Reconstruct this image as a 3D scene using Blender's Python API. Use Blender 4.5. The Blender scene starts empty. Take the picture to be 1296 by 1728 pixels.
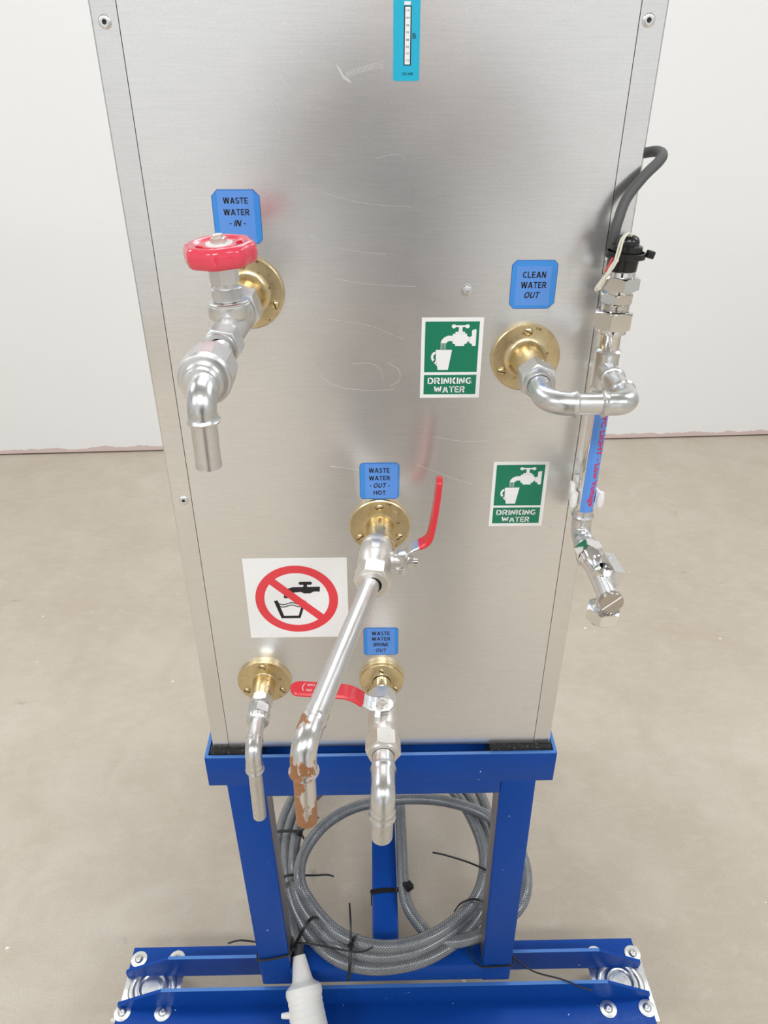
import bpy, bmesh, math, random
from mathutils import Vector as V, Matrix

random.seed(4)
H = 1.405                      # camera height above the floor; shapes below give z relative to it
PI = math.pi
SC = bpy.context.scene
COL = SC.collection

# ------------------------------------------------------------------ camera, world, light, exposure
cd = bpy.data.cameras.new('camera')
cam = bpy.data.objects.new('camera', cd)
COL.objects.link(cam)
cam.location = (-0.00967, -0.64756, H)
cam.rotation_euler = (PI/2 - 0.53469, 0, -0.019)
cd.sensor_fit = 'AUTO'
cd.sensor_width = 36.0
cd.lens = 1250/1728*36
cd.clip_start = 0.02
SC.camera = cam

w = bpy.data.worlds.new('world')
SC.world = w
w.use_nodes = True
w.node_tree.nodes['Background'].inputs[0].default_value = (0.9, 0.95, 1.0, 1)
w.node_tree.nodes['Background'].inputs[1].default_value = 0.3

def area(name, loc, sx, sy, energy, rot=(0, 0, 0), color=(1, 0.97, 0.93)):
    l = bpy.data.lights.new(name, 'AREA')
    l.shape = 'RECTANGLE'; l.size = sx; l.size_y = sy; l.energy = energy; l.color = color
    o = bpy.data.objects.new(name, l); COL.objects.link(o)
    o.location = loc; o.rotation_euler = rot
    return o
CEIL = 3.3
for lx in (-2.7, 0.0, 2.7):
    for ly in (-2.4, 0.8):
        area('ceiling_light', (lx, ly, CEIL-0.06), 1.5, 0.6, 60 if ly < 0 else 34, color=(0.955, 1, 1.05))
SC.view_settings.view_transform = 'Standard'
SC.view_settings.look = 'None'
SC.view_settings.gamma = 1.0
SC.view_settings.use_curve_mapping = False
SC.view_settings.exposure = 0.04

# ------------------------------------------------------------------ mesh builder
def frame(D, ref=None):
    D = V(D).normalized()
    r = V(ref) if ref is not None else (V((0, 0, 1)) if abs(D.z) < 0.9 else V((1, 0, 0)))
    a = (r - D*r.dot(D)).normalized()
    return D, a, D.cross(a)

class MB:
    def __init__(s):
        s.v = []; s.f = []; s.m = []; s.uv = []
    def add(s, vs, fs, mi=0, uvs=None):
        n = len(s.v)
        s.v += [tuple(p) for p in vs]
        for i, f in enumerate(fs):
            s.f.append(tuple(n+k for k in f)); s.m.append(mi)
            s.uv.append(uvs[i] if uvs else None)
        return s
    def lathe(s, O, D, prof, seg=32, ref=None, mi=0, rad=None):
        D, a, b = frame(D, ref); O = V(O)
        vs = []; rings = []
        for d, r in prof:
            if r <= 1e-7:
                rings.append([len(vs)]); vs.append(O + D*d)
            else:
                ring = []
                for k in range(seg):
                    t = 2*PI*k/seg
                    q = r*(rad(t, r) if rad else 1)
                    ring.append(len(vs)); vs.append(O + D*d + (a*math.cos(t) + b*math.sin(t))*q)
                rings.append(ring)
        fs = []
        for A, B in zip(rings, rings[1:]):
            for k in range(seg):
                k2 = (k+1) % seg
                if len(A) == 1 and len(B) == 1: break
                if len(A) == 1: fs.append((A[0], B[k2], B[k]))
                elif len(B) == 1: fs.append((A[k], A[k2], B[0]))
                else: fs.append((A[k], A[k2], B[k2], B[k]))
        return s.add(vs, fs, mi)
    def nut(s, O, D, L, af, ref=None, ch0=True, ch1=True, bore=0.0, mi=0, n=6):
        # chamfered polygon nut, af = half width across flats
        seg = n*8
        D, a, b = frame(D, ref); O = V(O)
        def hexr(t):
            m = (t + PI/n) % (2*PI/n) - PI/n
            return af/math.cos(m)
        def ring(fr, fd):
            return [O + D*fd(2*PI*k/seg) + (a*math.cos(2*PI*k/seg) + b*math.sin(2*PI*k/seg))*fr(2*PI*k/seg) for k in range(seg)]
        dr = lambda t: (hexr(t)-af*0.97)*0.62
        rings = []
        rings.append(ring(lambda t: max(bore, 1e-4), lambda t: 0))
        if ch0:
            rings.append(ring(lambda t: af*0.96, lambda t: 0)); rings.append(ring(hexr, dr))
        else: rings.append(ring(hexr, lambda t: 0))
        if ch1:
            rings.append(ring(hexr, lambda t: L-dr(t))); rings.append(ring(lambda t: af*0.96, lambda t: L))
        else: rings.append(ring(hexr, lambda t: L))
        rings.append(ring(lambda t: max(bore, 1e-4), lambda t: L))
        vs = [p for r in rings for p in r]; fs = []
        for i in range(len(rings)-1):
            for k in range(seg):
                k2 = (k+1) % seg
                fs.append((i*seg+k, i*seg+k2, (i+1)*seg+k2, (i+1)*seg+k))
        return s.add(vs, fs, mi)
    def tube(s, pts, r, seg=18, caps=True, mi=0, closed=False):
        pts = [V(p) for p in pts]; n = len(pts)
        rr = r if isinstance(r, (list, tuple)) else [r]*n
        T = []
        for i in range(n):
            A = pts[i-1] if (i > 0 or closed) else pts[i]
            B = pts[(i+1) % n] if (i < n-1 or closed) else pts[i]
            T.append((B-A).normalized())
        _, a, b = frame(T[0])
        vs = []; us = []; L = 0; a0 = a
        for i in range(n):
            a = (a - T[i]*a.dot(T[i])).normalized(); b = T[i].cross(a)
            if i: L += (pts[i]-pts[i-1]).length
            us.append(L)
            for k in range(seg):
                t = 2*PI*k/seg
                vs.append(pts[i] + (a*math.cos(t)+b*math.sin(t))*rr[i])
        fs = []; uvs = []
        for i in range(n if closed else n-1):
            j = (i+1) % n
            for k in range(seg):
                k2 = (k+1) % seg
                fs.append((i*seg+k, i*seg+k2, j*seg+k2, j*seg+k))
                u1 = us[j] if j else L
                uvs.append(((us[i], k/seg), (us[i], (k+1)/seg), (u1, (k+1)/seg), (u1, k/seg)))
        if caps and not closed:
            fs.append(tuple(reversed(range(seg)))); uvs.append(tuple((us[0], 0) for _ in range(seg)))
            fs.append(tuple((n-1)*seg+k for k in range(seg))); uvs.append(tuple((L, 0) for _ in range(seg)))
        return s.add(vs, fs, mi, uvs)
    def ribbon(s, pts, side, w, t, mi=0, ws=None, bev=0.25):
        # swept flat bar; side = direction of its width at every point (vector or list)
        pts = [V(p) for p in pts]; n = len(pts); vs = []; fs = []
        prof = []
        e = t*bev
        for sx, sy in ((1, 1), (-1, 1), (-1, -1), (1, -1)):
            p = [(sx*(0.5), sy*(0.5), -sx*e, 0), (sx*0.5, sy*0.5, 0, -sy*e)]
            if sx*sy > 0: p.reverse()
            prof += p
        for i in range(n):
            A = pts[max(i-1, 0)]; B = pts[min(i+1, n-1)]; T = (B-A).normalized()
            sd = V(side[i]) if isinstance(side[0], (tuple, list, V)) else V(side)
            sd = (sd - T*sd.dot(T)).normalized(); nr = T.cross(sd)
            ww = w*(ws[i] if ws else 1)
            for fx, fy, ex, ey in prof:
                vs.append(pts[i] + sd*(fx*ww+ex*(ws[i] if ws else 1)) + nr*(fy*t+ey))
        m = len(prof)
        for i in range(n-1):
            for k in range(m):
                k2 = (k+1) % m
                fs.append((i*m+k, i*m+k2, (i+1)*m+k2, (i+1)*m+k))
        fs.append(tuple(reversed(range(m)))); fs.append(tuple((n-1)*m+k for k in range(m)))
        return s.add(vs, fs, mi)
    def box(s, c, size, bev=0.0, rot=None, mi=0, seg=2):
        bm = bmesh.new(); bmesh.ops.create_cube(bm, size=1)
        for q in bm.verts: q.co = V((q.co.x*size[0], q.co.y*size[1], q.co.z*size[2]))
        if bev > 0:
            bmesh.ops.bevel(bm, geom=bm.edges[:], offset=bev, segments=seg, profile=0.5, affect='EDGES')
        M = rot if rot else Matrix.Identity(3)
        bm.verts.index_update()
        vs = [V(c) + M @ q.co for q in bm.verts]
        fs = [tuple(q.index for q in f.verts) for f in bm.faces]
        bm.free()
        return s.add(vs, fs, mi)
    def bx(s, x0, x1, y0, y1, z0, z1, bev=0.0, mi=0):
        return s.box(((x0+x1)/2, (y0+y1)/2, (z0+z1)/2), (x1-x0, y1-y0, z1-z0), bev, mi=mi)
    def prism(s, pts, f0, f1, mi=0):
        # pts 2D outline, f0/f1 map a 2D point to the two 3D faces
        n = len(pts)
        vs = [f0(p) for p in pts] + [f1(p) for p in pts]
        fs = [tuple(reversed(range(n))), tuple(range(n, 2*n))]
        for k in range(n):
            k2 = (k+1) % n
            fs.append((k, k2, n+k2, n+k))
        return s.add(vs, fs, mi)
    def flat(s, pts, y, mi=0):
        # outline in the panel's plane (x, z) facing the room
        return s.add([(p[0], y, p[1]) for p in pts], [tuple(range(len(pts)))], mi)
    def build(s, name, mats, parent=None, sharp=35, smooth=True, loc=None):
        me = bpy.data.meshes.new(name)
        L = V(parent['o']) if parent is not None else V((0, 0, 0))
        if loc is not None: L = V(loc)
        me.from_pydata([(p[0]-L.x, p[1]-L.y, p[2]+H-L.z) for p in s.v], [], s.f)
        if any(u is not None for u in s.uv):
            ul = me.uv_layers.new(name='uv'); i = 0
            for f, u in zip(s.f, s.uv):
                for k in range(len(f)):
                    ul.data[i].uv = u[k] if u else (0, 0); i += 1
        bm = bmesh.new(); bm.from_mesh(me)
        if len(bm.faces) > 1: bmesh.ops.recalc_face_normals(bm, faces=bm.faces[:])
        bm.to_mesh(me); bm.free()
        mats = mats if isinstance(mats, (list, tuple)) else [mats]
        for m in mats: me.materials.append(m)
        me.polygons.foreach_set('material_index', s.m)
        me.polygons.foreach_set('use_smooth', [smooth]*len(s.f))
        if smooth: me.set_sharp_from_angle(angle=math.radians(sharp))
        me.update()
        o = bpy.data.objects.new(name, me); COL.objects.link(o)
        if parent is not None:
            o.parent = parent
            o['o'] = list(L)
            o.location = L - V(parent['o'])
        else:
            o.location = L; o['o'] = list(L)
        return o

def tag(o, label=None, cat=None, group=None, kind=None):
    for k, q in (('label', label), ('category', cat), ('group', group), ('kind', kind)):
        if q: o[k] = q
    return o
def thing(name, label, cat, x, y, z, group=None):
    o = bpy.data.objects.new(name, None); COL.objects.link(o)
    o.empty_display_size = 0.05
    o.location = (x, y, z+H); o['o'] = [x, y, z+H]
    return tag(o, label, cat, group)

def fillet(pts, r, step=0.0015, n=14):
    pts = [V(p) for p in pts]; out = [pts[0]]
    rs = r if isinstance(r, (list, tuple)) else [r]*(len(pts)-2)
    for i in range(1, len(pts)-1):
        A, B, C = pts[i-1], pts[i], pts[i+1]
        u = (A-B).normalized(); q = (C-B).normalized()
        ang = u.angle(q); d = rs[i-1]/math.tan(ang/2)
        p0 = B+u*d; bis = (u+q).normalized(); c = B+bis*(rs[i-1]/math.sin(ang/2))
        a0 = p0-c; ax = a0.cross((B+q*d)-c).normalized(); tot = PI-ang
        for k in range(n+1):
            out.append(c + Matrix.Rotation(tot*k/n, 3, ax) @ a0)
    out.append(pts[-1])
    # resample
    res = [out[0]]
    for A, B in zip(out, out[1:]):
        L = (B-A).length
        if L < 1e-6: continue
        m = max(1, int(L/step))
        for k in range(1, m+1): res.append(A.lerp(B, k/m))
    return res
def lens(pts):
    L = [0]
    for A, B in zip(pts, pts[1:]): L.append(L[-1]+(V(B)-V(A)).length)
    return L
def catmull(P, n=8):
    P = [V(p) for p in P]; out = []
    for i in range(len(P)-1):
        a, b, c, d = P[max(i-1, 0)], P[i], P[i+1], P[min(i+2, len(P)-1)]
        for k in range(n):
            t = k/n
            out.append(0.5*((2*b)+(c-a)*t+(2*a-5*b+4*c-d)*t*t+(3*b-a-3*c+d)*t**3))
    out.append(P[-1]); return out
def arc(cx, cy, rx, ry, a0, a1, n=12):
    return [(cx+rx*math.cos(math.radians(a0+(a1-a0)*k/n)), cy+ry*math.sin(math.radians(a0+(a1-a0)*k/n))) for k in range(n+1)]

# ------------------------------------------------------------------ materials
def mat(name, col, rough=0.5, metal=0.0, **k):
    m = bpy.data.materials.new(name); m.use_nodes = True
    b = m.node_tree.nodes['Principled BSDF']
    b.inputs['Base Color'].default_value = (*col, 1); b.inputs['Roughness'].default_value = rough
    b.inputs['Metallic'].default_value = metal
    for key, q in k.items(): b.inputs[key.replace('_', ' ')].default_value = q
    return m
def nd(m, t, **k):
    n = m.node_tree.nodes.new(t)
    for a, q in k.items(): setattr(n, a, q)
    return n
def bsdf(m): return m.node_tree.nodes['Principled BSDF']
def lk(m, a, b): m.node_tree.links.new(a, b)
def coord(m, scale=(1, 1, 1), kind='Object'):
    c = nd(m, 'ShaderNodeTexCoord'); p = nd(m, 'ShaderNodeMapping'); p.inputs['Scale'].default_value = scale
    lk(m, c.outputs[kind], p.inputs['Vector']); return p.outputs[0]
def noise(m, vec, scale, detail=4, rough=0.55, dist=0.0):
    n = nd(m, 'ShaderNodeTexNoise'); n.inputs['Scale'].default_value = scale
    n.inputs['Detail'].default_value = detail; n.inputs['Roughness'].default_value = rough
    n.inputs['Distortion'].default_value = dist
    lk(m, vec, n.inputs['Vector']); return n.outputs['Fac']
def ramp(m, fac, stops):
    r = nd(m, 'ShaderNodeValToRGB'); e = r.color_ramp.elements
    while len(e) < len(stops): e.new(0.5)
    for q, (p, c) in zip(e, stops):
        q.position = p; q.color = (c, c, c, 1) if isinstance(c, (int, float)) else (*c, 1)
    lk(m, fac, r.inputs[0]); return r.outputs[0]
def mixc(m, fac, a, b):
    x = nd(m, 'ShaderNodeMix', data_type='RGBA')
    for s_, q in ((x.inputs['Factor'], fac), (x.inputs[6], a), (x.inputs[7], b)):
        if isinstance(q, (int, float)): s_.default_value = q
        elif isinstance(q, tuple): s_.default_value = (*q, 1)
        else: lk(m, q, s_)
    return x.outputs[2]
def math_(m, op, a, b=None):
    x = nd(m, 'ShaderNodeMath', operation=op)
    for s_, q in ((x.inputs[0], a), (x.inputs[1], b)):
        if q is None: continue
        if isinstance(q, (int, float)): s_.default_value = q
        else: lk(m, q, s_)
    return x.outputs[0]
def bump(m, h, strength, dist=0.001, prev=None):
    b = nd(m, 'ShaderNodeBump'); b.inputs['Strength'].default_value = strength; b.inputs['Distance'].default_value = dist
    lk(m, h, b.inputs['Height'])
    if prev is not None: lk(m, prev, b.inputs['Normal'])
    return b.outputs[0]

def sheet_metal(name, col, r0, r1, scratches=True, haze=0.30, wavy=0.35):
    m = mat(name, col, r0, 1.0); b = bsdf(m)
    v1 = coord(m)
    big = noise(m, v1, 7, 4, 0.6)
    lk(m, ramp(m, big, [(0.3, r0), (0.7, r1)]), b.inputs['Roughness'])
    grain = noise(m, coord(m, (14, 14, 420)), 3, 3, 0.6)
    mott = noise(m, coord(m, (1, 1, 1.6)), 420, 2, 0.7)
    c1 = mixc(m, ramp(m, grain, [(0.3, 0.0), (0.7, 1.0)]), tuple(x*0.95 for x in col), tuple(min(1, x*1.04) for x in col))
    c2 = mixc(m, ramp(m, mott, [(0.35, 0.0), (0.7, 0.4)]), c1, tuple(x*0.84 for x in col))
    wave = noise(m, v1, 3.2 if scratches else 10.0, 1, 0.3)
    n1 = bump(m, wave, wavy, 0.004)
    n2 = bump(m, grain, 0.05, 0.0004, n1)
    if scratches:
        sp = noise(m, v1, 130, 1, 0.4)
        c2 = mixc(m, ramp(m, sp, [(0.79, 0.0), (0.81, 0.7)]), c2, (0.95, 0.93, 0.9))
    lk(m, c2, b.inputs['Base Color']); lk(m, n2, b.inputs['Normal'])
    # rolled sheet scatters part of the light widely: a second, rougher lobe
    b2 = nd(m, 'ShaderNodeBsdfPrincipled'); b2.inputs['Metallic'].default_value = 1; b2.inputs['Roughness'].default_value = 0.5
    lk(m, c2, b2.inputs['Base Color']); lk(m, n2, b2.inputs['Normal'])
    mx = nd(m, 'ShaderNodeMixShader'); mx.inputs[0].default_value = haze
    lk(m, b.outputs[0], mx.inputs[1]); lk(m, b2.outputs[0], mx.inputs[2])
    lk(m, mx.outputs[0], m.node_tree.nodes['Material Output'].inputs['Surface'])
    return m
M = {}
M['panel'] = sheet_metal('panel_metal', (0.84, 0.838, 0.832), 0.20, 0.28)
M['trim'] = sheet_metal('trim_metal', (0.80, 0.795, 0.79), 0.13, 0.22, False, 0.15, 0.8)
M['liner'] = mat('liner', (0.20, 0.17, 0.14), 0.8)
M['scratch'] = mat('scratch', (0.90, 0.90, 0.89), 0.45, 1.0)
M['rivet'] = mat('rivet', (0.82, 0.82, 0.82), 0.3, 1.0)
M['black_hole'] = mat('black_hole', (0.01, 0.01, 0.01), 0.6)

def plated(name, col, r0, r1, spots=0.4):
    m = mat(name, col, r0, 1.0); b = bsdf(m); v = coord(m)
    n = noise(m, v, 60, 4, 0.6)
    lk(m, ramp(m, n, [(0.3, r0), (0.7, r1)]), b.inputs['Roughness'])
    n2 = noise(m, v, 220, 3, 0.6)
    lk(m, mixc(m, ramp(m, n2, [(0.5, 0.0), (0.75, spots)]), col, tuple(x*0.72 for x in col)), b.inputs['Base Color'])
    lk(m, bump(m, n2, 0.12, 0.0005), b.inputs['Normal'])
    return m
M['zinc'] = plated('zinc_plate', (0.71, 0.71, 0.70), 0.24, 0.38)
M['satin'] = plated('satin_steel', (0.74, 0.735, 0.72), 0.28, 0.40, 0.25)
M['nickel'] = plated('nickel_cast', (0.80, 0.765, 0.715), 0.36, 0.52, 0.35)
M['chrome'] = mat('chrome', (0.84, 0.83, 0.81), 0.06, 1.0)
M['steel_plate'] = plated('galvanised', (0.74, 0.75, 0.74), 0.25, 0.4)
M['cap_metal'] = plated('cap_metal', (0.50, 0.46, 0.42), 0.2, 0.3)
M['washer'] = plated('washer_zinc', (0.80, 0.81, 0.78), 0.35, 0.5, 0.2)
mb_ = mat('brass', (0.70, 0.52, 0.25), 0.3, 1.0)
v = coord(mb_)
n1 = noise(mb_, v, 90, 3, 0.6); n2 = noise(mb_, v, 350, 2, 0.6)
cc = mixc(mb_, ramp(mb_, n1, [(0.35, 0.0), (0.7, 1.0)]), (0.73, 0.60, 0.36), (0.62, 0.49, 0.28))
vo = nd(mb_, 'ShaderNodeTexVoronoi'); vo.inputs['Scale'].default_value = 120; lk(mb_, v, vo.inputs['Vector'])
spk = math_(mb_, 'MULTIPLY', ramp(mb_, vo.outputs['Distance'], [(0.12, 1.0), (0.2, 0.0)]), ramp(mb_, n1, [(0.52, 0.0), (0.58, 1.0)]))
lk(mb_, mixc(mb_, math_(mb_, 'MULTIPLY', spk, 0.75), cc, (0.2, 0.11, 0.04)), bsdf(mb_).inputs['Base Color'])
lk(mb_, ramp(mb_, n2, [(0.3, 0.26), (0.7, 0.4)]), bsdf(mb_).inputs['Roughness'])
M['brass'] = mb_
M['brass_dark'] = mat('brass_dark', (0.09, 0.05, 0.02), 0.6, 0.6)
# tube whose plating has worn through to copper in patches
mr = mat('worn_plate', (0.82, 0.80, 0.78), 0.3, 1.0); v = coord(mr)
n1 = noise(mr, coord(mr, (1, 1, 0.55)), 60, 5, 0.65); n2 = noise(mr, v, 300, 3, 0.6)
gx = nd(mr, 'ShaderNodeSeparateXYZ'); gc = nd(mr, 'ShaderNodeTexCoord'); lk(mr, gc.outputs['Object'], gx.inputs[0])
down = math_(mr, 'MULTIPLY', math_(mr, 'ADD', gx.outputs[2], 0.018), -3.2)     # more wear towards the spout's mouth
wear = ramp(mr, math_(mr, 'ADD', n1, math_(mr, 'ADD', math_(mr, 'MINIMUM', math_(mr, 'MAXIMUM', down, -0.05), 0.15), math_(mr, 'MULTIPLY', math_(mr, 'ADD', gx.outputs[0], 0.058), -7.0))), [(0.505, 0.0), (0.535, 1.0)])
lk(mr, mixc(mr, wear, (0.74, 0.725, 0.71), mixc(mr, n2, (0.50, 0.26, 0.13), (0.36, 0.16, 0.07))), bsdf(mr).inputs['Base Color'])
lk(mr, mixc(mr, wear, 0.28 if False else (0.28, 0.28, 0.28), (0.5, 0.5, 0.5)), bsdf(mr).inputs['Roughness'])
lk(mr, mixc(mr, wear, (1, 1, 1), (0.55, 0.55, 0.55)), bsdf(mr).inputs['Metallic'])
M['worn'] = mr
M['dull'] = plated('dull_tinned', (0.70, 0.68, 0.65), 0.34, 0.5, 0.5)

def plastic(name, col, rough, b2=0.06, **k):
    m = mat(name, col, rough, 0.0, **k); v = coord(m)
    n = noise(m, v, 120, 3, 0.6)
    lk(m, bump(m, n, b2, 0.0006), bsdf(m).inputs['Normal'])
    return m
M['red_wheel'] = plastic('red_enamel', (0.80, 0.055, 0.095), 0.2, 0.05, Coat_Weight=0.6, Coat_Roughness=0.08)
M['red_grip'] = plastic('red_grip', (0.76, 0.035, 0.05), 0.3, 0.08)
M['black_plastic'] = plastic('black_plastic', (0.012, 0.012, 0.012), 0.25, 0.04)
M['tie'] = plastic('tie_nylon', (0.010, 0.010, 0.011), 0.35, 0.05)
M['white_plastic'] = plastic('white_plastic', (0.84, 0.82, 0.78), 0.4, 0.05)
M['cable'] = plastic('cable_grey', (0.09, 0.09, 0.088), 0.55, 0.1)
M['wire'] = plastic('wire_white', (0.78, 0.74, 0.62), 0.4, 0.04)
M['wire_red'] = plastic('wire_red', (0.6, 0.04, 0.03), 0.4, 0.04)
# blue paint with chips and pinholes
mb2 = mat('blue_paint', (0.008, 0.062, 0.30), 0.34, Specular_IOR_Level=0.16); v = coord(mb2)
n1 = noise(mb2, v, 5, 3, 0.5); n2 = noise(mb2, v, 150, 3, 0.5); n3 = noise(mb2, v, 85, 2, 0.5)
cb = mixc(mb2, n1, (0.0045, 0.054, 0.30), (0.006, 0.066, 0.345))
chip = ramp(mb2, n3, [(0.755, 0.0), (0.775, 1.0)])
lk(mb2, mixc(mb2, chip, cb, (0.45, 0.55, 0.7)), bsdf(mb2).inputs['Base Color'])
lk(mb2, ramp(mb2, n2, [(0.3, 0.30), (0.7, 0.42)]), bsdf(mb2).inputs['Roughness'])
lk(mb2, bump(mb2, n2, 0.15, 0.0006), bsdf(mb2).inputs['Normal'])
M['blue'] = mb2
# granular black rubber
mrub = mat('rubber_crumb', (0.02, 0.02, 0.02), 0.8); v = coord(mrub)
vo = nd(mrub, 'ShaderNodeTexVoronoi'); vo.inputs['Scale'].default_value = 420; lk(mrub, v, vo.inputs['Vector'])
g = noise(mrub, v, 330, 2, 0.5)
lk(mrub, mixc(mrub, ramp(mrub, g, [(0.66, 0.0), (0.7, 1.0)]), mixc(mrub, vo.outputs['Distance'], (0.03, 0.028, 0.026), (0.012, 0.012, 0.012)), (0.32, 0.29, 0.24)), bsdf(mrub).inputs['Base Color'])
lk(mrub, bump(mrub, vo.outputs['Distance'], 0.9, 0.002), bsdf(mrub).inputs['Normal'])
M['rubber'] = mrub
# hose: clear grey PVC over a woven braid
mh = mat('braided_hose', (0.17, 0.18, 0.19), 0.22, Specular_IOR_Level=0.7); uvn = nd(mh, 'ShaderNodeTexCoord')
sx = nd(mh, 'ShaderNodeSeparateXYZ'); lk(mh, uvn.outputs['UV'], sx.inputs[0])
ku = math_(mh, 'MULTIPLY', sx.outputs[0], 1500.0); kv = math_(mh, 'MULTIPLY', sx.outputs[1], 2*PI*12)
s1 = math_(mh, 'SINE', math_(mh, 'ADD', ku, kv)); s2 = math_(mh, 'SINE', math_(mh, 'SUBTRACT', ku, kv))
br = math_(mh, 'MAXIMUM', s1, s2)
fac = ramp(mh, br, [(0.25, 0.0), (0.95, 1.0)])
hn = noise(mh, coord(mh), 40, 3, 0.6)
fac = math_(mh, 'MULTIPLY', fac, ramp(mh, hn, [(0.3, 0.45), (0.7, 1.0)]))
lk(mh, mixc(mh, fac, (0.085, 0.092, 0.10), (0.27, 0.28, 0.29)), bsdf(mh).inputs['Base Color'])
lk(mh, bump(mh, br, 0.3, 0.0005), bsdf(mh).inputs['Normal'])
bsdf(mh).inputs['Coat Weight'].default_value = 0.8; bsdf(mh).inputs['Coat Roughness'].default_value = 0.2
M['hose'] = mh
M['hose_dark'] = plastic('hose_end', (0.05, 0.055, 0.06), 0.2, 0.02)
# prints
M['label_blue'] = plastic('label_blue', (0.11, 0.30, 0.76), 0.28, 0.02)
M['label_edge'] = plastic('label_edge', (0.045, 0.27, 0.72), 0.15, 0.02)
M['label_line'] = mat('label_line', (0.02, 0.06, 0.30), 0.4)
M['ink'] = mat('black_ink', (0.012, 0.012, 0.014), 0.5)
M['white_vinyl'] = plastic('white_vinyl', (0.90, 0.89, 0.865), 0.35, 0.02)
M['green'] = plastic('green_vinyl', (0.005, 0.20, 0.105), 0.35, 0.02)
M['red_ink'] = plastic('red_ink', (0.80, 0.055, 0.07), 0.35, 0.02)
M['cyan'] = plastic('cyan_vinyl', (0.02, 0.46, 0.66), 0.3, 0.02)
M['navy'] = mat('navy_ink', (0.008, 0.012, 0.05), 0.5)
M['pink_text'] = mat('red_text', (0.62, 0.03, 0.10), 0.5)
# concrete
mf = mat('concrete', (0.5, 0.44, 0.36), 0.62); v = coord(mf)
n1 = noise(mf, v, 1.3, 5, 0.6, 0.5); n2 = noise(mf, v, 5.5, 6, 0.68, 0.8); n3 = noise(mf, v, 300, 3, 0.75); n4 = noise(mf, coord(mf, (1, 1.8, 1)), 22, 5, 0.7, 0.5)
c = mixc(mf, ramp(mf, n1, [(0.35, 0.0), (0.65, 1.0)]), (0.485, 0.415, 0.325), (0.565, 0.50, 0.415))
c = mixc(mf, ramp(mf, n2, [(0.40, 0.0), (0.68, 0.55)]), c, (0.445, 0.37, 0.28))
c = mixc(mf, ramp(mf, n4, [(0.48, 0.0), (0.75, 0.45)]), c, (0.60, 0.54, 0.455))
c = mixc(mf, ramp(mf, n3, [(0.42, 0.0), (0.75, 0.42)]), c, (0.34, 0.28, 0.22))
# soft dark rubber marks, sparse white paint flecks
sm_ = noise(mf, coord(mf, (1.0, 2.2, 1)), 5.0, 4, 0.65, 0.9)
c = mixc(mf, ramp(mf, sm_, [(0.655, 0.0), (0.74, 0.55)]), c, (0.28, 0.235, 0.185))
vo = nd(mf, 'ShaderNodeTexVoronoi'); vo.inputs['Scale'].default_value = 13; lk(mf, coord(mf, (1, 1.3, 1)), vo.inputs['Vector'])
sepc = nd(mf, 'ShaderNodeSeparateColor'); lk(mf, vo.outputs['Color'], sepc.inputs[0])
rad_ = math_(mf, 'MULTIPLY', math_(mf, 'MAXIMUM', math_(mf, 'SUBTRACT', sepc.outputs[0], 0.45), 0.0), 0.135)
fl_ = nd(mf, 'ShaderNodeMath', operation='LESS_THAN'); lk(mf, math_(mf, 'ADD', vo.outputs['Distance'], math_(mf, 'MULTIPLY', n3, 0.02)), fl_.inputs[0]); lk(mf, rad_, fl_.inputs[1])
c = mixc(mf, math_(mf, 'MULTIPLY', fl_.outputs[0], 0.8), c, (0.84, 0.81, 0.75))
lk(mf, c, bsdf(mf).inputs['Base Color'])
lk(mf, bump(mf, n3, 0.3, 0.001, bump(mf, n4, 0.12, 0.004)), bsdf(mf).inputs['Normal'])
M['floor'] = mf
def plaster(name, col, strip=False):
    m = mat(name, col, 0.85); v = coord(m)
    n = noise(m, v, 2.0, 4, 0.6)
    c = mixc(m, n, tuple(x*0.985 for x in col), tuple(min(1, x*1.01) for x in col))
    if strip:   # paint stops short of the floor and leaves bare pinkish plaster
        s = nd(m, 'ShaderNodeSeparateXYZ'); cc = nd(m, 'ShaderNodeTexCoord'); lk(m, cc.outputs['Object'], s.inputs[0])
        edge = math_(m, 'ADD', s.outputs[2], math_(m, 'MULTIPLY', noise(m, coord(m, (1, 1, 0.2)), 9, 4, 0.7), -0.045))
        f = nd(m, 'ShaderNodeMath', operation='LESS_THAN'); lk(m, edge, f.inputs[0]); f.inputs[1].default_value = 0.0035
        c = mixc(m, f.outputs[0], c, (0.66, 0.52, 0.48))
    lk(m, c, bsdf(m).inputs['Base Color'])
    lk(m, bump(m, noise(m, v, 70, 3, 0.6), 0.1, 0.001), bsdf(m).inputs['Normal'])
    return m
M['wall'] = plaster('painted_wall', (0.84, 0.83, 0.81), True)
M['wall_plain'] = plaster('painted_wall_plain', (0.56, 0.56, 0.555))
M['wall_grey'] = plaster('painted_wall_grey', (0.78, 0.78, 0.78))
M['dark_gap'] = mat('dark_gap', (0.05, 0.03, 0.025), 0.9)

# ------------------------------------------------------------------ room
def struct(name, mb, m, loc=None):
    return tag(mb.build(name, m, None, smooth=False, loc=loc), kind='structure')
FZ = -H
struct('floor', MB().bx(-4.5, 4.5, -4.5, 2.75, FZ-0.1, FZ), M['floor'])
wy = math.atan(0.041)
def yw(x): return 2.2945 + 0.041*x
wb = MB()
wb.add([(-4.6, yw(-4.6), FZ+0.007), (4.6, yw(4.6), FZ+0.007), (4.6, yw(4.6), FZ+3.4), (-4.6, yw(-4.6), FZ+3.4),
        (-4.6, yw(-4.6)+0.15, FZ+0.007), (4.6, yw(4.6)+0.15, FZ+0.007), (4.6, yw(4.6)+0.15, FZ+3.4), (-4.6, yw(-4.6)+0.15, FZ+3.4)],
       [(0, 1, 2, 3), (5, 4, 7, 6), (0, 4, 5, 1), (3, 2, 6, 7), (0, 3, 7, 4), (1, 5, 6, 2)])
struct('wall_back', wb, M['wall'])
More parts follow.
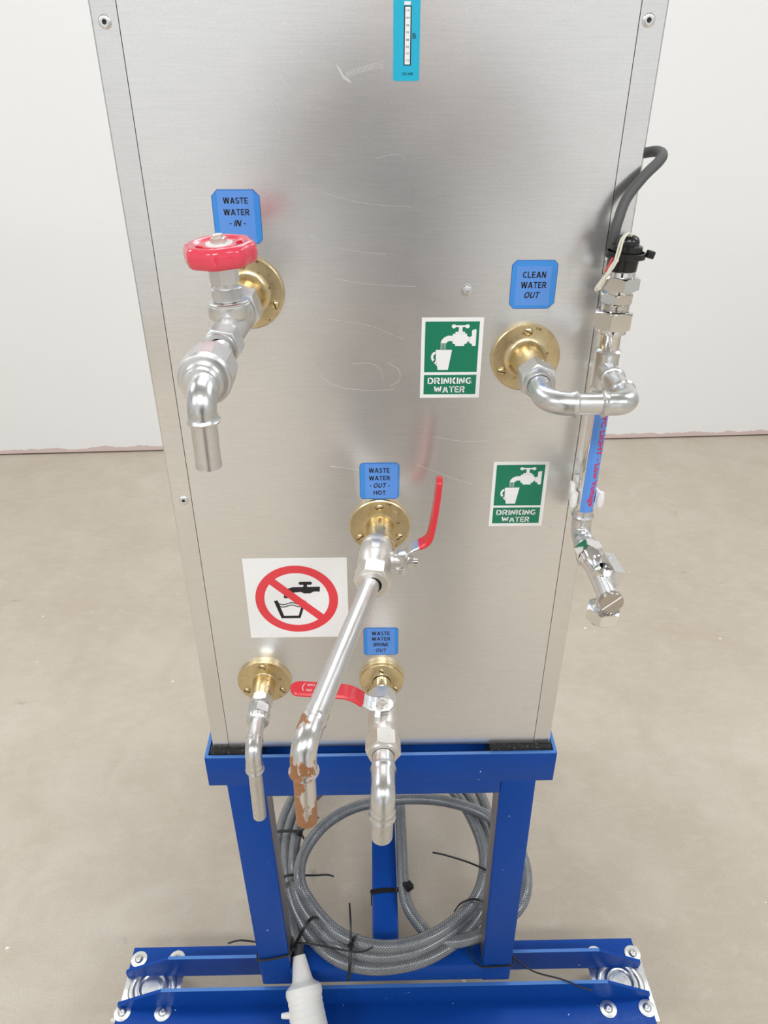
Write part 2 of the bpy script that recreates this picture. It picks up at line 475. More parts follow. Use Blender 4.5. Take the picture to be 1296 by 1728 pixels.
tb = MB()
tb.add([(-4.6, yw(-4.6)+0.012, FZ-0.01), (4.6, yw(4.6)+0.012, FZ-0.01), (4.6, yw(4.6)+0.012, FZ+0.03), (-4.6, yw(-4.6)+0.012, FZ+0.03),
        (-4.6, yw(-4.6)+0.1, FZ-0.01), (4.6, yw(4.6)+0.1, FZ-0.01), (4.6, yw(4.6)+0.1, FZ+0.03), (-4.6, yw(-4.6)+0.1, FZ+0.03)],
       [(0, 1, 2, 3), (5, 4, 7, 6), (0, 4, 5, 1), (3, 2, 6, 7), (0, 3, 7, 4), (1, 5, 6, 2)])
struct('trim_1', tb, M['dark_gap'])
struct('wall_left', MB().bx(-4.65, -4.5, -4.6, 2.8, FZ, FZ+3.4), M['wall_plain'])
struct('wall_right', MB().bx(4.5, 4.65, -4.6, 2.8, FZ, FZ+3.4), M['wall_plain'])
struct('wall_front', MB().bx(-4.65, 4.65, -4.65, -4.5, FZ, FZ+3.4), M['wall_grey'])
struct('ceiling', MB().bx(-4.65, 4.65, -4.65, 2.8, FZ+CEIL, FZ+CEIL+0.1), M['wall_plain'])

# ------------------------------------------------------------------ cabinet
CB = -0.722; CT = 0.32; CD = 0.60
cab = thing('treatment_cabinet', 'tall brushed metal cabinet with riveted corner strips standing on the blue stand', 'cabinet', 0, 0.2, CB)
MB().bx(-0.1896, 0.1896, 0, 0.0018, CB, CT).build('front_panel', M['panel'], cab)
for s in (-1, 1):
    t = MB()
    pr = [(s*0.1901, -0.0004), (s*0.2085, -0.0004), (s*0.2100, 0.0012), (s*0.2100, 0.030), (s*0.2082, 0.030), (s*0.2082, 0.0014), (s*0.1901, 0.0014)]
    t.prism(pr, lambda p: (p[0], p[1], CB), lambda p: (p[0], p[1], CT))
    t.build('corner_strip', M['trim'], cab)
    MB().bx(s*0.2080-0.0008, s*0.2080+0.0008, 0.004, CD, CB, CT).build('side_panel', M['trim'], cab)
MB().bx(-0.2068, 0.2068, 0.0024, CD, CB+0.002, CT-0.002).build('inner_case', M['liner'], cab)
MB().bx(-0.2085, 0.2085, CD, CD+0.0015, CB, CT).build('back_panel', M['trim'], cab)
MB().bx(-0.21, 0.21, -0.0005, CD+0.002, CT, CT+0.0015).build('top_panel', M['trim'], cab)
for x, z, y in ((-0.1999, 0.0321, -0.0004), (0.1966, 0.0335, -0.0004), (-0.1978, -0.3675, -0.0004)):
    r = MB()
    r.lathe((x, y, z), (0, -1, 0), [(0, 0.0047), (0.0006, 0.0047), (0.0013, 0.0040), (0.0016, 0.0029), (0.0015, 0.0018), (0.0008, 0.0015)], 24)
    r.lathe((x, y, z), (0, -1, 0), [(0.0008, 0.0015), (0.0006, 0)], 24, mi=1)
    r.build('rivet', [M['rivet'], M['black_hole']], cab)
MB().lathe((0.176, 0, -0.4034), (0, -1, 0), [(0, 0.0016), (0.0008, 0.0013), (0.001, 0)], 14).build('rivet', M['rivet'], cab)
b = MB()
b.lathe((0.0744, 0, -0.1611), (0, -1, 0), [(0, 0.0050), (0.0009, 0.0050), (0.0010, 0.0042), (0.0010, 0.0)], 28)
b.nut((0.0744, -0.0009, -0.1611), (0, -1, 0), 0.0028, 0.0033, ref=(0.3, 0, 1))
b.lathe((0.0744, 0, -0.1611), (0, -1, 0), [(0.003, 0.0019), (0.0056, 0.0019), (0.006, 0.0015), (0.006, 0)], 18)
b.build('bolt', M['steel_plate'], cab)

m_ = MB()
def scr(pts, w_=0.00014, n=6):
    m_.ribbon([(p[0], -0.00006, p[1]) for p in [(q.x, q.z) for q in catmull([(a, 0, b) for a, b in pts], n)]], (0, 0, 1) if abs(pts[0][0]-pts[-1][0]) > abs(pts[0][1]-pts[-1][1]) else (1, 0, 0), w_, 0.0001)
scr([(-0.026, -0.227), (-0.010, -0.2265), (0.000, -0.233), (0.002, -0.243)], 0.00030); scr([(0.006, -0.226), (0.016, -0.233), (0.0165, -0.243), (0.008, -0.2485)], 0.00030)
scr([(-0.062, -0.226), (-0.048, -0.245), (-0.020, -0.252), (0.012, -0.252)]); scr([(-0.045, -0.150), (-0.010, -0.156), (0.030, -0.158)])
scr([(-0.060, -0.115), (-0.030, -0.127), (0.004, -0.131)]); scr([(-0.070, -0.075), (-0.020, -0.090), (0.025, -0.094)]); scr([(-0.004, -0.058), (0.012, -0.055), (0.020, -0.059)])
scr([(-0.090, 0.010), (-0.074, -0.004), (-0.062, -0.018)]); scr([(-0.098, -0.006), (-0.082, -0.018), (-0.075, -0.032), (-0.080, -0.040)]); scr([(-0.055, -0.185), (-0.010, -0.192), (0.020, -0.205)])
scr([(0.035, -0.330), (0.070, -0.345), (0.090, -0.352)]); scr([(-0.022, -0.335), (-0.050, -0.331)]); scr([(0.050, -0.300), (0.090, -0.306), (0.130, -0.297)]); scr([(-0.150, -0.04), (-0.120, -0.052), (-0.105, -0.049)])
# scuff high on the panel
for k in range(7): scr([(-0.033+0.0009*k, 0.006-0.0011*k), (-0.028+0.0010*k, -0.004-0.0004*k)], 0.00035, 3)
for k in range(4): scr([(-0.026, 0.0005-0.001*k), (-0.010, 0.005-0.001*k), (0.002, 0.007-0.0012*k)], 0.00022, 4)
sm = m_.build('scratch_marks', M['scratch'], cab); sm['kind'] = 'stuff'

# ------------------------------------------------------------------ blue stand
st = thing('steel_stand', 'blue painted steel stand carrying the cabinet, wide base rails below', 'stand', 0, 0.15, FZ)
RT, RB = -0.727, -0.7775          # tray rim
T_ = 0.004
MB().bx(-0.2195, 0.2180, -0.012, -0.012+T_, RB, RT, 0.0006).build('front_rail', M['blue'], st)
MB().bx(-0.2195, 0.2180, CD+0.012, CD+0.012+T_, RB, RT, 0.0006).build('back_rail', M['blue'], st)
MB().bx(-0.2195, -0.2195+T_, -0.012+T_, CD+0.012, RB, RT, 0.0006).build('side_rail', M['blue'], st)
MB().bx(0.2180-T_, 0.2180, -0.012+T_, CD+0.012, RB, RT, 0.0006).build('side_rail', M['blue'], st)
# ledge that carries the pads: four flat strips
ld = MB()
ld.bx(-0.2155, 0.214, -0.008, 0.035, -0.750, -0.746)
ld.bx(-0.2155, 0.214, CD-0.03, CD+0.012, -0.750, -0.746)
ld.bx(-0.2155, -0.172, 0.035, CD-0.03, -0.750, -0.746)
ld.bx(0.171, 0.214, 0.035, CD-0.03, -0.750, -0.746)
ld.build('ledge', M['blue'], st)
M['worn_lit_edge'] = plastic('worn_lit_edge', (0.07, 0.21, 0.56), 0.3, 0.1)  # lighter blue for worn rim tops, with their edge highlight painted in
M['grey_side'] = plated('grey_side', (0.36, 0.335, 0.345), 0.35, 0.5, 0.4)
MB().bx(-0.2195, 0.2180, -0.0121, -0.0079, RT-0.0004, RT+0.0004).build('worn_lit_edge', M['worn_lit_edge'], st)
MB().bx(-0.2196, -0.2154, -0.0079, CD+0.012, RT-0.0004, RT+0.0004).build('worn_lit_edge', M['worn_lit_edge'], st)
MB().bx(0.2139, 0.2181, -0.0079, CD+0.012, RT-0.0004, RT+0.0004).build('worn_lit_edge', M['worn_lit_edge'], st)
BZ = -1.2527
def leg(x0, x1, y0, y1, dx=0.0):
    m_ = MB()
    m_.bx(x0, x1, y0, y1, BZ, -0.751, 0.004)
    xi = x1 if x1 < 0 else x0          # side turned towards the coil takes a separate grey material
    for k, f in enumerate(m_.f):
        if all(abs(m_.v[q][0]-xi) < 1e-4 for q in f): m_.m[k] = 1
    m_.v = [(p[0] + dx*(-0.751-p[2])/0.5, p[1], p[2]) for p in m_.v]
    return m_
leg(-0.1985, -0.1500, -0.0117, 0.030, 0.007).build('leg', [M['blue'], M['grey_side']], st)
leg(0.1510, 0.1972, -0.0117, 0.030, 0.007).build('leg', [M['blue'], M['grey_side']], st)
MB().bx(-0.152, 0.152, -0.0117, 0.026, -0.801, -0.752, 0.002).build('top_crossbar', M['blue'], st)
MB().bx(-0.1465, 0.160, -0.0112, 0.030, -1.2500, -1.2085, 0.003).build('lower_crossbar', M['blue'], st)
MB().bx(-0.0155, 0.0275, 0.0305, CD+0.02, -1.2480, -1.2085, 0.003).build('spine_beam', M['blue'], st)
MB().bx(-0.190, -0.150, CD-0.025, CD+0.015, -1.33, -0.751, 0.004).build('leg', M['blue'], st)
MB().bx(0.150, 0.190, CD-0.025, CD+0.015, -1.33, -0.751, 0.004).build('leg', M['blue'], st)
MB().bx(-0.150, 0.150, CD+0.0205-0.04, CD+0.015, -1.29, -1.2485, 0.003).build('rear_crossbar', M['blue'], st)
for x in (-0.17, 0.17):
    f_ = MB(); f_.lathe((x, CD-0.005, -1.33), (0, 0, -1), [(0, 0), (0, 0.008), (0.055, 0.008), (0.055, 0.022), (FZ*-1-1.33, 0.024), (FZ*-1-1.33, 0)], 20)
    f_.build('foot', M['black_plastic'], st)
# base rails: two angles back to back, uprights cut down at the ends
FL = -1.300
def angle(y_up, y_flange, xa, xb, name):
    # vertical plate near y_up, flat flange from y_up to y_flange
    m_ = MB(); s = 1 if y_flange > y_up else -1
    cut = 0.075
    prof = [(xa, FL), (xa, FL+0.010), (xa+cut, BZ-0.0003), (xb-cut, BZ-0.0003), (xb, FL+0.010), (xb, FL)]
    m_.prism(prof, lambda p: (p[0], y_up, p[1]), lambda p: (p[0], y_up+s*0.005, p[1]))
    m_.bx(xa, xb, min(y_up+s*0.0002, y_flange), max(y_up+s*0.0002, y_flange), FL-0.005, FL, 0.0008)
    r = m_.build(name, M['blue'], st)
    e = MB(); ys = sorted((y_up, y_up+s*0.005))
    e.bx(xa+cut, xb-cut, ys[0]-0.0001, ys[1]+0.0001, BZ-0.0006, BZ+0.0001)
    e.build('worn_lit_edge', M['worn_lit_edge'], st)  # worn top of the upright, edge highlight painted as a paler strip
    return r
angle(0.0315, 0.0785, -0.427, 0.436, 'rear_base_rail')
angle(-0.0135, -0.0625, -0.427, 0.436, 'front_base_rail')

# rubber pads under the cabinet corners
for s, x0, x1, xs, lab in ((-1, -0.2130, -0.150, -0.2130, 'black crumb rubber pad under the cabinet beside the small drain tap'),
                           (1, 0.1350, 0.2115, 0.2115, 'speckled black crumb rubber pad under the cabinet corner below the lamp tube')):
    p = MB()
    xa, xb = sorted((xs, s*0.183))
    prof = [(x0, -0.0075), (x1, -0.0075), (x1, 0.03), (x1, 0.30), (0.183 if s > 0 else x1, 0.30)] if False else None
    if s > 0: out = [(x0, -0.0072), (x1, -0.0072), (x1, 0.30), (0.183, 0.30), (0.183, 0.05), (x0, 0.05)]
    else: out = [(x1, -0.0072), (x1, 0.05), (-0.183, 0.05), (-0.183, 0.30), (x0, 0.30), (x0, -0.0072)]
    p.prism(out, lambda q: (q[0], q[1], -0.7458), lambda q: (q[0], q[1], -0.7224))
    tag(p.build('rubber_pad', M['rubber'], None, loc=((x0+x1)/2, 0, -0.7458+H)), lab, 'rubber pad')

# castors under the base rail ends
def castor(px, py, bolts, label):
    c = thing('castor', label, 'castor', px, py, FZ, 'castors under the base rail ends')
    p = MB(); zt = FL-0.0055
    hw = 0.047
    p.bx(px-hw, px+hw, py-0.060, py+0.060, zt-0.003, zt, 0.0008)
    # pressed swivel rings and centre boss
    p.lathe((px, py, zt), (0, 0, 1), [(0, 0.040), (0.0025, 0.038), (0.0034, 0.0350), (0.0028, 0.031), (0.0008, 0.0285), (0.0008, 0.0265), (0.0040, 0.0235), (0.0046, 0.0215), (0.0036, 0.0195), (0.0008, 0.0175), (0.0008, 0.0135), (0.0025, 0.0125), (0.0028, 0)], 40)
    p.build('top_plate', M['steel_plate'], c)
    f = MB()
    f.lathe((px, py, zt-0.003), (0, 0, -1), [(0, 0.030), (0.012, 0.028), (0.013, 0.0)], 28)
    for s in (-1, 1):
        f.prism([(-0.030, 0), (0.022, 0), (0.040, -0.048), (0.025, -0.056), (0.012, -0.048)],
                lambda q, s=s: (px+s*0.0215, py+0.01+q[0], zt-0.012+q[1]), lambda q, s=s: (px+s*0.0185, py+0.01+q[0], zt-0.012+q[1]))
    f.build('fork', M['steel_plate'], c)
    w_ = MB(); wr = (zt - 0.056 + 0.012) ; zc = FZ+0.0375
    w_.lathe((px-0.014, py+0.035, zc), (1, 0, 0), [(0, 0), (0, 0.016), (0.003, 0.018), (0.002, 0.030), (0.004, 0.0365), (0.008, 0.0375), (0.020, 0.0375), (0.024, 0.0365), (0.026, 0.030), (0.025, 0.018), (0.028, 0.016), (0.028, 0)], 32)
    w_.build('wheel', M['black_plastic'], c)
    a_ = MB(); a_.lathe((px-0.024, py+0.035, zc), (1, 0, 0), [(0, 0), (0, 0.006), (0.048, 0.006), (0.048, 0)], 14); a_.build('axle', M['steel_plate'], c)
    for bx_, by_ in bolts:
        ws = MB(); ws.lathe((bx_, by_, FL), (0, 0, 1), [(0, 0), (0, 0.0135), (0.0013, 0.0135), (0.0016, 0.0130), (0.0016, 0)], 30)
        wo = ws.build('washer', M['washer'], c)
        bb = MB()
        bb.lathe((bx_, by_, FL+0.0016), (0, 0, 1), [(0, 0.0072), (0.0012, 0.0070), (0.0030, 0.0055), (0.0040, 0.0036), (0.0042, 0.0026)], 24)
        bb.lathe((bx_, by_, FL+0.0016), (0, 0, 1), [(0.0042, 0.0026), (0.0026, 0.0024), (0.0024, 0)], 6, mi=1)
        bb.build('bolt', [M['steel_plate'], M['dull']], wo)
castor(-0.381, 0.015, [(-0.4135, 0.0580), (-0.3495, 0.0580), (-0.4185, -0.0250), (-0.3535, -0.0260)],
       'steel castor plate with four bolts under the base rail end nearest the white funnel')
castor(0.397, 0.008, [(0.3655, 0.0520), (0.4300, 0.0520), (0.3640, -0.0345), (0.4270, -0.0345)],
       'four bolt steel castor plate under the base rail end reached by the tie tail')

# ------------------------------------------------------------------ pipework helpers
def flange(parent, X, Z, R=0.031, boss=None, rot=90, th=0.0045, sr=0.0235, screws=3, rs=0.0042, step=False, fil=0.0022):
    m_ = MB()
    pr = [(0.0001, 0), (0.0001, R)]
    if step: pr += [(0.0042, R), (0.0046, R-0.0006), (0.0046, R-0.0012), (0.0050, R-0.0010), (th+0.0045, R-0.0012), (th+0.005, R-0.002)]; t = th+0.005
    else: pr += [(th-0.0008, R), (th, R-0.0010)]; t = th
    if boss:
        rb, L = boss
        pr += [(t+0.0001, rb+fil*1.0), (t+fil*0.12, rb+fil*0.55), (t+fil*0.45, rb+fil*0.22), (t+fil, rb+fil*0.06), (L-0.0008, rb), (L, rb-0.0008), (L, 0)]
    else: pr += [(t, 0.0112), (t-0.002, 0.0108), (t-0.002, 0)]
    m_.lathe((X, 0, Z), (0, -1, 0), pr, 64)
    m_.build('brass_flange', M['brass'], parent)
    for k in range(screws):
        a = math.radians(rot+120*k); x = X+sr*math.cos(a); z = Z+sr*math.sin(a)
        s_ = MB()
        s_.lathe((x, -t+0.0004, z), (0, -1, 0), [(0, rs), (0.0010, rs*0.97), (0.0020, rs*0.8), (0.0028, rs*0.45), (0.0031, 0)], 22)
        an = random.uniform(0, PI)
        s_.box((x, -t-0.0022, z), (rs*1.7, 0.0012, 0.0009), 0, Matrix.Rotation(an, 3, 'Y'), mi=1)
        s_.build('screw', [M['brass'], M['brass_dark']], parent)
    return t
def ptube(name, path, r, m, parent, beads=(), s0=None, s1=None, seg=26, ends=0.0):
    # swept pipe; beads = (arc position, half width, height)
    L = lens(path); pts = []; rr = []
    for p, l in zip(path, L):
        if s0 is not None and l < s0: continue
        if s1 is not None and l > s1: continue
        q = r
        for (c, hw, h) in beads:
            d = abs(l-c)
            if d < hw: q += h*math.cos(d/hw*PI/2)
        pts.append(p); rr.append(q)
    m_ = MB(); m_.tube(pts, rr, seg)
    return m_.build(name, m, parent, sharp=50)
ZI, ZC, ZH, ZB, ZS = -0.1622, -0.2211, -0.3988, -0.6085, -0.6097
NY = (0, -1, 0)

# ------------------------------------------------------------------ inlet tap with red handwheel
XI = -0.1142
ti = thing('inlet_tap', 'silver globe valve with red handwheel and downturned spout below the WASTE WATER IN label', 'tap', XI, 0, ZI)
flange(ti, XI, ZI, fil=0.0075, boss=(0.0132, 0.040), rot=97, sr=0.0245)
m_ = MB(); m_.nut((XI, -0.041, ZI), NY, 0.026, 0.0158, ref=(0.25, 0, 1)); m_.lathe((XI, 0, ZI), NY, [(0.064, 0.0118), (0.080, 0.0118)], 28)
m_.build('inlet_nut', M['zinc'], ti)
XV = -0.1125
AX = V((-0.048, 0, 1)).normalized()
P0 = V((XV, -0.100, ZI))
m_ = MB()
m_.lathe((XV, 0, ZI), NY, [(0.066, 0), (0.066, 0.0125), (0.078, 0.0118), (0.088, 0.0116), (0.100, 0.0122), (0.112, 0.0116), (0.120, 0.0112), (0.140, 0.0112), (0.140, 0)], 36)
m_.lathe(P0, AX, [(0.0, 0.0), (0.0, 0.0120), (0.006, 0.0124), (0.0072, 0.0146), (0.0085, 0.0154), (0.0165, 0.0158), (0.0172, 0.0156), (0.0174, 0.0152), (0.0186, 0.0152), (0.0193, 0.0142), (0.0193, 0)], 40)
m_.build('valve_body', M['satin'], ti)
m_ = MB(); m_.nut(P0+AX*0.0193, AX, 0.0095, 0.0106, ref=(0.2, -1, 0), n=8); m_.lathe(P0+AX*0.0285, AX, [(0, 0.0085), (0.0035, 0.0085)], 24)
m_.build('bonnet', M['satin'], ti)
m_ = MB(); m_.nut(P0+AX*0.0315, AX, 0.0125, 0.0093, ref=(0.45, -1, 0)); m_.build('gland_nut', M['satin'], ti)
m_ = MB(); m_.lathe(P0+AX*0.042, AX, [(0, 0.0042), (0.012, 0.0042)], 18); m_.build('stem', M['satin'], ti)
PW = P0+AX*0.0468
m_ = MB()
AW = V((-0.05, -0.05, 1)).normalized()
scal = lambda t, r: 1+(0.030*math.cos(8*t+0.4) if r > 0.0205 else 0)
m_.lathe(PW, AW, [(0.0, 0.0195), (-0.0005, 0.0235), (0.0010, 0.0250), (0.0060, 0.0257), (0.0105, 0.0252), (0.0130, 0.0238), (0.0140, 0.0212), (0.0132, 0.0190), (0.0118, 0.0165)], 96, rad=scal)
m_.lathe(PW, AW, [(0.0, 0.0195), (0.006, 0.0185), (0.0085, 0.0165)], 96)
# web between rim and hub with four curved openings
D_, a_, b_ = frame(AW)
nseg = 96
vs = []; fs = []
for (d, r) in ((0.0118, 0.0165), (0.0112, 0.0125), (0.0085, 0.0165), (0.0080, 0.0125)):
    for k in range(nseg):
        t = 2*PI*k/nseg; vs.append(PW+D_*d+(a_*math.cos(t)+b_*math.sin(t))*r)
for k in range(nseg):
    k2 = (k+1) % nseg
    if (k % 24) >= 9:
        fs.append((k, k2, nseg+k2, nseg+k)); fs.append((2*nseg+k, 2*nseg+k2, 3*nseg+k2, 3*nseg+k))
    if k % 24 in (9,): fs.append((k, nseg+k, 3*nseg+k, 2*nseg+k))
    if k2 % 24 == 0: fs.append((k2, nseg+k2, 3*nseg+k2, 2*nseg+k2))
    fs.append((k, k2, 2*nseg+k2, 2*nseg+k)); fs.append((nseg+k, nseg+k2, 3*nseg+k2, 3*nseg+k))
m_.add(vs, fs)
m_.lathe(PW, AW, [(0.0, 0.0045), (0.0, 0.0085), (0.0080, 0.0125), (0.0112, 0.0125), (0.0122, 0.0118), (0.0122, 0.0035)], 48)
hw = m_.build('handwheel', M['red_wheel'], ti, sharp=50)
m_ = MB(); m_.lathe(PW, AW, [(0.0121, 0.0), (0.0121, 0.0098), (0.0131, 0.0096), (0.0132, 0.0)], 36); m_.build('washer', M['white_vinyl'], hw)
m_ = MB(); m_.nut(PW+AW*0.0131, AW, 0.0036, 0.0052, ref=(0.3, -1, 0)); m_.lathe(PW+AW*0.0165, AW, [(0, 0.0033), (0.0018, 0.0037), (0.0024, 0.003), (0.0024, 0)], 20)
m_.build('wheel_nut', M['nickel'], hw)
m_ = MB(); m_.nut((XV+0.0003, -0.1345, ZI), NY, 0.0205, 0.0126, ref=(0.2, 0, 1)); m_.lathe((XV, 0, ZI), NY, [(0.154, 0.0120), (0.1575, 0.0116), (0.1580, 0.0088), (0.1560, 0.0084)], 30)
m_.build('outlet_nut', M['zinc'], ti)
XO = -0.1108
m_ = MB(); m_.tube([(XV+0.0008, -0.140, ZI), (XO, -0.185, ZI)], 0.0083, 26); m_.build('pipe', M['satin'], ti)
XU = XO-0.0012
m_ = MB()
m_.lathe((XU, 0, ZI), NY, [(0.1850, 0.008), (0.1850, 0.0150), (0.1865, 0.0163)], 40)
m_.nut((XU, -0.1860, ZI), NY, 0.0235, 0.0163, n=10, ch0=True, ch1=False)
m_.lathe((XU, 0, ZI), NY, [(0.2093, 0.0171), (0.2115, 0.0170), (0.2135, 0.0162), (0.2142, 0.0148), (0.2142, 0.0125), (0.2165, 0.0128), (0.2185, 0.0122), (0.2195, 0.0112), (0.2215, 0.0115), (0.2230, 0.0108), (0.2236, 0.0085), (0.2236, 0)], 44)
m_.build('union', M['satin'], ti)
path = fillet([(XO, -0.210, ZI), (XO+0.0015, -0.2385, ZI), (XO+0.001, -0.2385, -0.2080)], 0.0105)
Lt = lens(path)[-1]
ptube('elbow', path, 0.0088, M['zinc'], ti, [(0.0395, 0.0022, 0.0016)], 0, 0.0415)
ptube('spout', path, 0.0079, M['satin'], ti, [(Lt-0.0005, 0.002, 0.0004)], 0.040, None)

# ------------------------------------------------------------------ clean water outlet
XC = 0.1304
tc = thing('clean_water_outlet', 'brass flange and bent silver pipe below the CLEAN WATER OUT label', 'pipe', XC, 0, ZC)
flange(tc, XC, ZC, fil=0.0065, boss=(0.0138, 0.046), rot=90, sr=0.0245)
m_ = MB(); m_.nut((0.1300, -0.045, ZC), NY, 0.021, 0.0136, ref=(0.4, 0, 1)); m_.lathe((0.1298, 0, ZC), NY, [(0.065, 0.0130), (0.072, 0.0128), (0.0735, 0.0115), (0.0735, 0.009)], 30)
m_.build('compression_nut', M['zinc'], tc)
pc = fillet([(0.1295, -0.060, ZC), (0.1268, -0.1125, ZC), (0.1925, -0.1125, ZC), (0.1945, -0.037, ZC)], [0.0185, 0.0135])
Lc = lens(pc); tot = Lc[-1]
def arcpos(path, f):
    L = lens(path)
    return min(((f(p), l) for p, l in zip(path, L)))[1]
a1 = arcpos(pc, lambda p: abs(p.x-0.1505)+abs(p.y+0.1125)); a2 = arcpos(pc, lambda p: abs(p.x-0.1690)+abs(p.y+0.1125))
a3 = arcpos(pc, lambda p: abs(p.y+0.087)+abs(p.x-0.193)); a0 = arcpos(pc, lambda p: abs(p.y+0.0745)+abs(p.x-0.128))
a4 = arcpos(pc, lambda p: abs(p.y+0.062)+abs(p.x-0.194))
ptube('pipe', pc, 0.0084, M['satin'], tc)
ptube('elbow', pc, 0.0093, M['zinc'], tc, [(a1-0.0015, 0.002, 0.0017), (a0+0.0015, 0.002, 0.0004)], a0, a1+0.0012)
ptube('elbow', pc, 0.0093, M['zinc'], tc, [(a2+0.002, 0.002, 0.0017), (a3-0.0015, 0.002, 0.0015)], a2, a3+0.001)
ptube('sleeve', pc, 0.0092, M['zinc'], tc, [(a4+0.002, 0.002, 0.0014)], a4, tot)

# ------------------------------------------------------------------ lamp tube with gland, cable and lower drain cock
XL, YL = 0.1945, -0.035
tl = thing('lamp_tube', 'upright chrome tube with black cable cap and blue low voltage label beside the cabinet corner', 'lamp tube', XL, YL, -0.40)
UP = (0, 0, 1)
B = (XL, YL, 0)
m_ = MB(); m_.lathe(B, UP, [(-0.369, 0.0084), (-0.180, 0.0084)], 30); m_.build('tube', M['chrome'], tl)
m_ = MB(); m_.lathe(B, UP, [(-0.2400, 0.0084), (-0.2400, 0.0098), (-0.2385, 0.0112), (-0.2370, 0.0098), (-0.2055, 0.0098), (-0.2042, 0.0112), (-0.2028, 0.0098), (-0.2022, 0.0085)], 30)
m_.build('tee', M['zinc'], tl)
m_ = MB(); m_.lathe(B, UP, [(-0.1890, 0.0085), (-0.1885, 0.0118), (-0.1850, 0.0122), (-0.1842, 0.0118)], 32)
m_.nut((XL, YL, -0.1845), UP, 0.0150, 0.0148, ref=(0.12, -1, 0), bore=0.008)
m_.build('gland_base_nut', M['chrome'], tl)
m_ = MB(); pr = []
for k in range(5): pr += [(-0.1695+k*0.0013, 0.0108), (-0.1689+k*0.0013, 0.0120)]
pr += [(-0.1632, 0.0112), (-0.163, 0.008)]
m_.lathe(B, UP, pr, 30); m_.build('thread', M['chrome'], tl)
m_ = MB(); m_.nut((XL, YL, -0.1630), UP, 0.0085, 0.0124, ref=(0.15, -1, 0), bore=0.008); m_.lathe(B, UP, [(-0.1545, 0.0112), (-0.1515, 0.0112)], 30)
m_.build('gland_body', M['chrome'], tl)
m_ = MB(); m_.nut((XL+0.0004, YL, -0.1525), UP, 0.0115, 0.0140, ref=(0.5, -1, 0), bore=0.008)
m_.lathe(B, UP, [(-0.1412, 0.0125), (-0.1410, 0.0118), (-0.1372, 0.0116), (-0.1368, 0.010)], 32)
m_.build('gland_nut', M['chrome'], tl)
m_ = MB(); ax = V((0.05, 0, 1)).normalized()
PB = V((XL+0.0005, YL, -0.1385))
m_.lathe(PB, ax, [(0, 0), (0, 0.0110), (0.010, 0.0114), (0.0155, 0.0122), (0.0165, 0.0126), (0.0205, 0.0122), (0.0215, 0.0092), (0.0245, 0.0090), (0.0270, 0.0076), (0.0285, 0.0048), (0.0288, 0.0022)], 32)
cap = m_.build('cable_cap', M['black_plastic'], tl)
m_ = MB(); m_.lathe(PB, ax, [(0.0284, 0), (0.0284, 0.0034), (0.0294, 0.0032), (0.0296, 0)], 18); m_.build('cap_ring', M['chrome'], cap)
m_ = MB()
tp = [PB+ax*0.0135+V((0.0152*math.cos(t), 0.0138*math.sin(t), -0.0007*math.cos(t))) for t in [2*PI*k/40 for k in range(41)]]
m_.ribbon(tp, ax, 0.0048, 0.0014)
m_.box(PB+ax*0.0140+V((0.0185, -0.004, 0.0003)), (0.0062, 0.0055, 0.0058), 0.0008, Matrix.Rotation(0.25, 3, 'Y'))
m_.build('cable_tie', M['tie'], tl)
cab_pts = catmull([(0.1905, -0.022, -0.1480), (0.1900, -0.0215, -0.1290), (0.1885, -0.022, -0.1130), (0.1905, -0.020, -0.1010), (0.1965, -0.014, -0.0860), (0.2095, -0.008, -0.0705), (0.2215, -0.002, -0.0605), (0.2255, 0.004, -0.0560), (0.2240, 0.014, -0.0545), (0.2190, 0.026, -0.0565), (0.2085, 0.036, -0.0600)], 8)
m_ = MB(); m_.tube(cab_pts, 0.0042, 16); m_.build('cable', M['cable'], tl)
for dx, dy, dz in ((0, 0, 0), (0.0016, -0.0012, 0.001)):
    wp = catmull([(0.1965+dx, -0.036+dy, -0.1125), (0.1905+dx, -0.044+dy, -0.1080+dz), (0.1855+dx, -0.049+dy, -0.1120+dz), (0.1832+dx, -0.0515+dy, -0.1215), (0.1812+dx*0.6, -0.052+dy, -0.1300), (0.1765+dx*0.6, -0.050+dy, -0.1385), (0.1718+dx, -0.048+dy, -0.1480+dz), (0.1730+dx, -0.047+dy, -0.1500+dz), (0.1765+dx, -0.048+dy, -0.1410), (0.1805+dx, -0.050+dy, -0.1310), (0.184+dx, -0.049+dy, -0.126)], 8)
    m_ = MB(); m_.tube(wp, 0.00085, 8); m_.build('wire', M['wire'], tl)
m_ = MB(); m_.tube(catmull([(0.182, -0.047, -0.125), (0.1795, -0.0485, -0.1305), (0.1772, -0.049, -0.1355)], 6), 0.0010, 8)
tag(m_.build('wire', M['wire_red'], tl), 'red sleeved end')
# blue label wrapped round the tube
def wrap(u, z, r):  # u = arc length from the front centre line, towards +x
    t = u/r
    return (XL+r*math.sin(t), YL-r*math.cos(t), z)
m_ = MB(); n = 22; u0, u1 = -0.0062, 0.0150; zt, zb_ = -0.250, -0.3625; rl = 0.00860
vs = [wrap(u0+(u1-u0)*k/n, z, rl) for z in (zt, zb_) for k in range(n+1)]
fs = [(k, n+1+k, n+2+k, k+1) for k in range(n)]
m_.add(vs, fs)
lb = m_.build('blue_label', M['label_blue'], tl)

